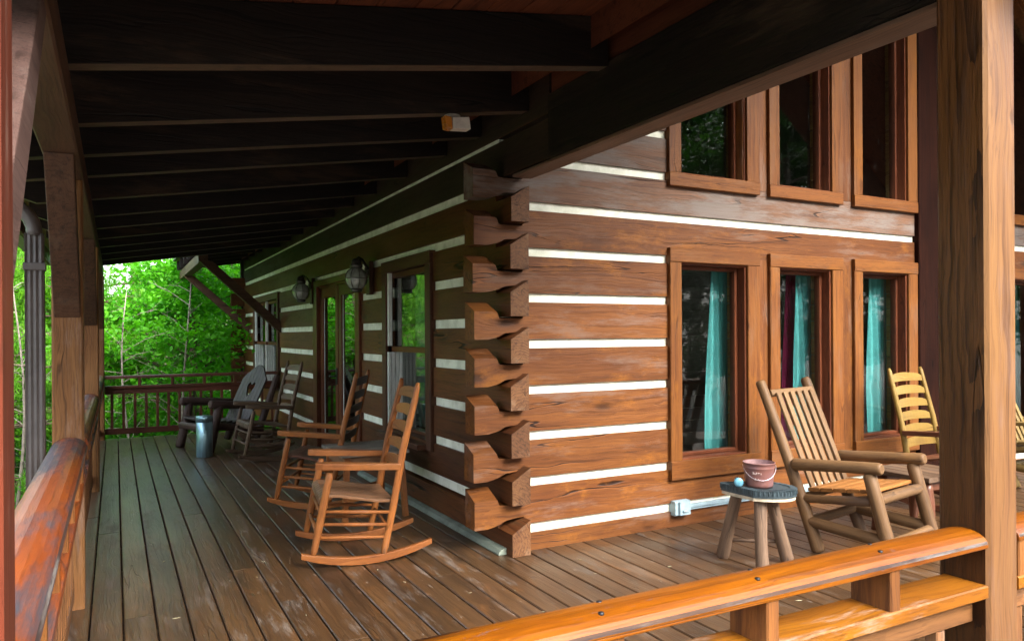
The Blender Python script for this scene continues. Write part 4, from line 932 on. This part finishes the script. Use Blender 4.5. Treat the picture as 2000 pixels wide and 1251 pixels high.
# ------------------------------------------------------------------ metal can, lanterns, flood light, outlet
t = thing('metal_can', 'tall slim blue tinted steel can standing before the dark log armchair', 'can', (.97, 9.93, 0))
m = MB(); m.lathe([(0, 0), (.094, 0), (.097, .004), (.097, .43), (.0945, .432)], (0, 0, 0), 28); m.build('body', 'steel_blue', t)
m = MB(); m.lathe([(.0945, .432), (.100, .432), (.100, .495), (.096, .502), (.02, .506), (0, .506)], (0, 0, 0), 28); m.build('lid', 'steel_blue', t)
for lab, y in (('round caged wall lantern nearer the log corner, beside the window', 7.28), ('round caged wall lantern on the far side of the glass door', 9.80)):
    c = Vector((2.13, y, 2.06)); t = thing('wall_lantern', lab, 'lantern', c, 0, 'onion lanterns on the side wall'); z0 = -.0
    m = MB(); m.box((XW-.048-c.x, .09, -.15), (XW-.002-c.x, .21, .19), 2, ch=.008); m.build('back_plate', 'trim_dark', t)
    m = MB(); m.lathe([(.0, -.105), (.05, -.105), (.075, -.085), (.098, -.05), (.108, 0), (.098, .05), (.075, .085), (.05, .105), (0, .105)], (0, 0, 0), 24); m.build('globe', 'globe', t)
    m = MB(); m.lathe([(.0, .20), (.03, .20), (.045, .185), (.05, .17), (.048, .15), (.062, .14), (.064, .125), (.058, .105), (.0, .10)], (0, 0, 0), 20); m.build('cap', 'lantern', t); m = MB(); m.lathe([(0, -.10), (.058, -.10), (.060, -.125), (.052, -.135), (0, -.14)], (0, 0, 0), 20); m.build('base_cup', 'lantern', t)
    m = MB()
    for q in range(4):
        a = q*math.pi/4; pts = [(.113*math.sin(u)*math.cos(a), .113*math.sin(u)*math.sin(a), .113*math.cos(u)) for u in np.linspace(.5, math.pi-.5, 11)]
        m.tube(pts, .004, 6); m.tube([(-x, -y_, z) for x, y_, z in pts], .004, 6)
    m.tube([(.113*math.cos(u), .113*math.sin(u), 0) for u in np.linspace(0, 2*math.pi, 25)], .0045, 6, cap=False); m.build('cage', 'lantern', t)
    m = MB(); m.tube([(.0, 0, .19), (.03, .03, .215), (.09, .09, .20), (.15, .14, .13), (.17, .15, .10)], .013, 8); m.lathe([(0, 0), (.05, .0), (.045, .03), (0, .035)], (.168, .15, .09), 16, axis=(-1, 0, 0)); m.build('arm', 'lantern', t)
t = thing('flood_light', 'small twin flood light with amber lens under a porch rafter', 'flood light', (1.83, 4.185, 2.838))
m = MB(); m.lathe([(0, 0), (.05, 0), (.05, -.02), (.03, -.028), (0, -.028)], (0, 0, .0), 20); m.tube([(0, 0, -.02), (0, -.02, -.05)], .012, 8); m.build('mount', 'flood_white', t)
m = MB(); m.prism([(-.03, -.085), (.085, -.075), (.075, 0), (-.035, -.015)], (0, -.02, -.02), (1, 0, 0), (0, 0, 1), (0, -.07, 0)); m.build('housing', 'flood_white', t, .006)
m = MB(); m.prism([(-.075, -.085), (-.034, -.088), (-.04, -.014), (-.085, -.01)], (0, -.022, -.02), (1, 0, 0), (0, 0, 1), (0, -.066, 0)); m.build('lens', 'amber', t, .006)
t = thing('electrical_outlet', 'pale blue outlet box with conduit running along the lowest white chinking', 'outlet', (3.85, YW, .15))
m = MB(); m.box((-.075, -.055, -.055), (.075, .018, .055), 0, ch=.008); m.build('box', 'outlet', t)
m = MB(); m.box((-.045, -.075, -.048), (.06, -.056, .052), 2, ch=.008); m.tube([(-.02, -.08, -.02), (.03, -.08, -.02)], .01, 10); m.build('cover', 'outlet', t)
m = MB(); m.box((.076, -.018, -.018), (2.94, .012, .012), 0, ch=.004); m.box((.076, -.022, -.030), (2.94, .010, -.021), 0, ch=.003); m.build('conduit', 'outlet', t)

# ------------------------------------------------------------------ curtains
def curtain(label, mat, x0, x1, z0, z1, y, folds, flare=.0, cat='curtain', wb=None):
    m = MB()
    def fn(u, v):
        pin = 1-flare*(1-v)**1.3
        x = x1-(x1-x0)*(1-u)*(1.0+flare*(1-v)**1.2)
        a = .022*math.sin(u*math.pi*2*folds+.6)*(0.6+.4*v)+.012*math.sin(u*9+v*5)+.018*math.exp(-((v-.32)/.05)**2)*math.sin(u*7)
        return (x, y+a+.012*math.sin(u*30+v*3), z0+(z1-z0)*v)
    m.sheet(fn, 44, 30); ob = m.build('curtain', mat)
    sol = ob.modifiers.new('thickness', 'SOLIDIFY'); sol.thickness = .004
    return tag(ob, label, cat, 'curtains behind the front windows')
curtain('teal curtain flaring at the bottom in the lower window nearest the log corner', 'teal', 4.45, 4.69, .42, 2.06, 4.745, 1.5, .32)
curtain('teal curtain beside the burgundy one in the middle lower window', 'teal', 5.47, 5.72, .42, 2.06, 4.745, 1.4, .05)
curtain('burgundy curtain seen through the middle lower window', 'burgundy', 5.50, 5.72, .42, 2.06, 4.88, 1.2, .25)
curtain('teal curtain in the lower window beside the dark full-height timber', 'teal', 6.49, 6.79, .42, 2.06, 4.745, 1.6, .05)
curtain('teal curtain glimpsed in the window beyond the knotty post at far right', 'teal', 8.95, 9.2, .42, 2.06, 4.82, 1.6, .3)
m = MB()
m.sheet(lambda u, v: (XW+.30+.03*math.sin(u*16), 6.45+.50*u, .6+1.5*v), 30, 4); ob = m.build('curtain', 'pale_cloth'); ob.modifiers.new('thickness', 'SOLIDIFY').thickness = .004
tag(ob, 'pale blue curtain behind the side window near the log corner', 'curtain')

# ------------------------------------------------------------------ trees
def raw_mesh(name, V, F, rnd, mats, smooth=False):
    me = bpy.data.meshes.new(name); nv = len(V); nf = len(F); k = F.shape[1]
    me.vertices.add(nv); me.vertices.foreach_set('co', V.astype(np.float32).ravel())
    me.loops.add(nf*k); me.loops.foreach_set('vertex_index', F.astype(np.int32).ravel())
    me.polygons.add(nf); me.polygons.foreach_set('loop_start', np.arange(0, nf*k, k, dtype=np.int32)); me.polygons.foreach_set('loop_total', np.full(nf, k, np.int32))
    at = me.attributes.new('rnd', 'FLOAT', 'POINT'); at.data.foreach_set('value', rnd.astype(np.float32))
    me.update(calc_edges=True)
    for q in mats: me.materials.append(MT[q])
    return me
def leaves(C, size, tilt, rs, aspect=.5, colour=None):
    n = len(C); az = rs.uniform(0, 2*np.pi, n); el = rs.normal(-.35, tilt, n); L = size*rs.uniform(.7, 1.3, n)
    d = np.stack([np.cos(az)*np.cos(el), np.sin(az)*np.cos(el), np.sin(el)], 1)
    s_ = np.stack([-np.sin(az), np.cos(az), np.zeros(n)], 1); rl = rs.normal(0, .5, n)
    u = np.cross(d, s_); s_ = s_*np.cos(rl)[:, None]+u*np.sin(rl)[:, None]; u = np.cross(d, s_)
    hw = (L*aspect*.5)[:, None]; L = L[:, None]
    V = np.stack([C, C+d*L*.45+s_*hw+u*hw*.25, C+d*L, C+d*L*.45-s_*hw+u*hw*.25], 1).reshape(-1, 3)
    F = np.arange(n*4).reshape(n, 4); col = np.clip(rs.beta(2, 2, n) if colour is None else colour, 0, 1)
    return V, F, np.repeat(col, 4)
def make_tree(kind, H, CR, seed, nleaf, lsize, low=.25):
    rs = np.random.default_rng(seed); random.seed(seed); m = MB(); tips = []
    lean = rs.uniform(-.04, .04, 2)*H
    def tp(t): return Vector((lean[0]*t*t+.08*math.sin(t*5+seed), lean[1]*t*t+.08*math.cos(t*4+seed), H*t))
    r0 = .022*H+.03; ts = np.linspace(0, 1, 9)
    m.tube([tp(t)-Vector((0, 0, .3 if t == 0 else 0)) for t in ts], [r0*(1.25 if t == 0 else 1)*(1-.85*t)+.008 for t in ts], 9, wob=.04)
    nb = 26 if kind != 'pine' else 40
    for i in range(nb):
        t = low+(1-low)*((i+rs.uniform(0, 1))/nb); P0 = tp(min(t, .98)); az = i*2.4+rs.uniform(-.4, .4)
        if kind == 'pine': L = CR*(1.05-t)**.8*rs.uniform(.7, 1.15)+.3; rise = rs.uniform(-.15, .25)
        else: L = CR*(math.sin(math.pi*min(1, (t-low)/(1-low)*.80+.22))**.7)*rs.uniform(.65, 1.15); rise = rs.uniform(.05, .6)
        D = Vector((math.cos(az), math.sin(az), rise)).normalized(); pts = [P0+D*(L*q)+Vector((0, 0, -.10*L*q*q)) for q in (0, .35, .7, 1)]
        rb = r0*(1-.85*t)*.42+.006; m.tube(pts, [rb, rb*.7, rb*.45, rb*.15], 6, cap=False)
        for q in (.45, .65, .82, 1.0):
            b = P0+D*(L*q)+Vector((0, 0, -.10*L*q*q)); tips.append((b, L))
            for k in range(2):
                a2 = az+rs.choice((-1, 1))*rs.uniform(.4, 1.1); l2 = L*.35*rs.uniform(.5, 1.1); e = b+Vector((math.cos(a2), math.sin(a2), rs.uniform(-.2, .35)))*l2
                if q < 1: m.tube([b, (b+e)/2+Vector((0, 0, .03)), e], [rb*.3+.003, .006, .003], 4, cap=False)
                tips.append((e, L))
    T = np.array([tuple(b) for b, _ in tips]); n = len(T); per = max(4, nleaf//n)
    if kind == 'pine':
        C = np.repeat(T, per, 0)+rs.normal(0, 1, (n*per, 3))*np.array([.26, .26, .14]); k = 9
        C = np.repeat(C, k, 0); V, F, col = leaves(C, lsize, .8, rs, .085, np.clip(np.repeat(rs.beta(2, 2, n*per), k)+rs.normal(0, .1, n*per*k), 0, 1))
    else:
        cl = rs.uniform(.75, 1.25, n); sp = np.array([.40, .40, .16])*(CR/2.6)**.6
        C = np.repeat(T, per, 0)+rs.normal(0, 1, (n*per, 3))*sp*np.repeat(cl, per)[:, None]
        C[:, 2] -= .25*((C[:, :2]-np.repeat(T, per, 0)[:, :2])**2).sum(1)
        V, F, col = leaves(C, lsize, .42, rs, .55, np.clip(np.repeat(rs.beta(2, 2.2, n), per)*.6+rs.beta(2, 2, n*per)*.4, 0, 1))
    return m, (V, F, col)
protos = {}
def tree(key, label, x, y, s=1.0, rz=0.0, lm='leaf_bright', group='trees round the porch', name='broadleaf_tree', **kw):
    if (key, lm) not in protos:
        if key not in protos:
            m, (V, F, col) = make_tree(**kw); protos[key] = (m, V, F, col)
        m, V, F, col = protos[key]
        tr = m.build('trunk', 'bark'); cr = bpy.data.objects.new('crown', raw_mesh('crown', V, F, col, [lm])); S.collection.objects.link(cr)
        protos[(key, lm)] = (tr.data, cr.data); bpy.data.objects.remove(tr); bpy.data.objects.remove(cr)
    td, cd = protos[(key, lm)]
    t = thing(name, label, 'tree', (x, y, ground_h(x, y)), rz, group); t.scale = (s, s, s)
    for nm, dd in (('trunk', td), ('crown', cd)):
        ob = bpy.data.objects.new(nm, dd); S.collection.objects.link(ob); ob.parent = t
    return t
BA = dict(kind='broad', H=5.2, CR=2.5, seed=11, nleaf=19000, lsize=.13, low=.12)
BB = dict(kind='broad', H=8.5, CR=3.4, seed=23, nleaf=30000, lsize=.16, low=.10)
BC_ = dict(kind='broad', H=12, CR=4.2, seed=31, nleaf=22000, lsize=.24, low=.18)
PI = dict(kind='pine', H=11, CR=3.0, seed=41, nleaf=3000, lsize=.22, low=.14)
# the woods seen past the end of the deck
tree('BA', 'bright broad leaved young tree rising right behind the middle of the far railing', 1.5, 17.6, .95, .3, 'leaf_bright', **BA)
tree('BA', 'bushy bright green tree at the far corner of the cabin', 2.9, 20.2, 1.15, 2.1, 'leaf_bright', **BA)
tree('PI', 'soft needled pine with bare lower twigs left of the far railing', -.7, 18.6, .85, .8, 'leaf_pine', name='pine_tree', **PI)
tree('PI', 'taller pine whose top shows against the sky under the eave', .6, 23.0, .78, 3.0, 'leaf_pine', name='pine_tree', **PI)
tree('BB', 'mid green spreading tree behind the pines beyond the deck', 1.8, 26.5, .62, 1.2, 'leaf_dark', **BB)
tree('BB', 'mid green tree beside the cabin end wall, behind the knee braces', 4.2, 26.0, .72, 4.2, 'leaf_mid', **BB)
tree('BA', 'low leafy tree seen between downspout and corner post', -2.1, 19.5, 1.0, 5.0, 'leaf_pine', **BA)
tree('PI', 'yellow green pine outside the downspout', -2.5, 15.8, .62, 5.2, 'leaf_pine', name='pine_tree', **PI)
tree('BB', 'tall bright tree filling the gap left of the downspout', -4.2, 24.0, .8, 2.2, 'leaf_bright', **BB)
tree('BB', 'dark green tree in the gap behind the two pines', -1.3, 27.5, .60, 5.1, 'leaf_mid', **BB)
far = [(-9, 32, .7), (-5, 35, .62), (-1.4, 33, .5), (2.2, 36, .55), (6.5, 35, .62), (11, 33, .8), (-13, 28, .8)]
for i, (x, y, s_) in enumerate(far):
    tree('BC', 'tall tree in the backing woods beyond the deck end', x, y, s_, i*1.3, 'leaf_dark' if i % 2 else 'leaf_mid', 'tall trees of the backing woods', **BC_)
side = [(-11.0, 9, .62), (-9.2, 14.5, .62), (-9.6, 18, .7), (-6.6, 21.5, .8), (-13.5, 4.5, .65), (-15, 13, .8), (-11.5, 23, .9), (-17, 0, .7)]
for i, (x, y, s_) in enumerate(side):
    tree('BB', 'tree in the wood alongside the porch, mirrored in the cabin windows', x, y, s_, i*2.1, ('leaf_bright', 'leaf_pine', 'leaf_mid')[i % 3], 'trees alongside the porch', **BB)
front = [(22, -17, 1.25), (28, -22, 1.4), (17, -19, 1.2), (34, -14, 1.3), (25, -13, 1.1), (-9, -13, 1.0), (-3, -17, 1.1), (3, -19, 1.15), (9, -18, 1.1), (15, -15, 1.0), (21, -9, 1.0), (26, -1, 1.0), (-15, -7, 1.0), (13, -22, 1.2), (0, -24, 1.2)]
for i, (x, y, s_) in enumerate(front):
    tree('BC', 'dark tree before the front porch, mirrored in the front windows', x, y, s_, i*1.7, 'leaf_dark', 'trees before the front porch', **BC_)
def sapling(x, y, h, seed, label):
    rs2 = np.random.default_rng(seed); t = thing('bare_sapling', label, 'tree', (x, y, ground_h(x, y)), 0, 'bare saplings past the deck'); m = MB()
    tp = lambda q: Vector((.12*math.sin(q*4+seed), .1*math.cos(q*3+seed), h*q))
    m.tube([tp(q) for q in np.linspace(0, 1, 8)], [.028*(1-.8*q)+.004 for q in np.linspace(0, 1, 8)], 6, wob=.04)
    m.build('trunk', 'bark_pale', t); m = MB()
    for i in range(16):
        q = .2+.75*i/16; b = tp(q); a = rs2.uniform(0, 6.28); l = rs2.uniform(.35, 1.0); d = Vector((math.cos(a), math.sin(a), rs2.uniform(-.1, .7)))*l
        m.tube([b, b+d*.5+Vector((0, 0, .05)), b+d], [.009, .006, .003], 5, cap=False)
        for k in range(3):
            c_ = b+d*rs2.uniform(.4, .9); m.tube([c_, c_+Vector(rs2.uniform(-.25, .25, 3))], [.004, .002], 4, cap=False)
    m.build('twigs', 'bark_pale', t)
MT['bark_pale'] = plain('bark_pale', (.22, .19, .15), .8, 0, 12, .4)
sapling(.22, 15.3, 3.9, 2, 'pale bare sapling with tangled twigs near the end post of the deck')
sapling(1.25, 15.8, 5.6, 4, 'tall thin pale trunk rising behind the middle of the far railing')
sapling(-1.45, 14.6, 4.4, 6, 'thin pale sapling seen between corner post and downspout')
# undergrowth on the slope
rs = np.random.default_rng(5); N = 9000
X = rs.uniform(-9, 9, N); Y = rs.uniform(13.5, 34, N); Z = np.array([ground_h(a, b) for a, b in zip(X, Y)])
C = np.repeat(np.stack([X, Y, Z], 1), 4, 0)+rs.normal(0, 1, (N*4, 3))*np.array([.18, .18, .10])+np.array([0, 0, .22])
V, F, col = leaves(C, .16, .5, rs, .5)
ob = bpy.data.objects.new('undergrowth', raw_mesh('undergrowth', V, F, col, ['leaf_mid'])); S.collection.objects.link(ob); tag(ob, 'low green plants covering the forest floor past the deck', 'undergrowth', kind='stuff')
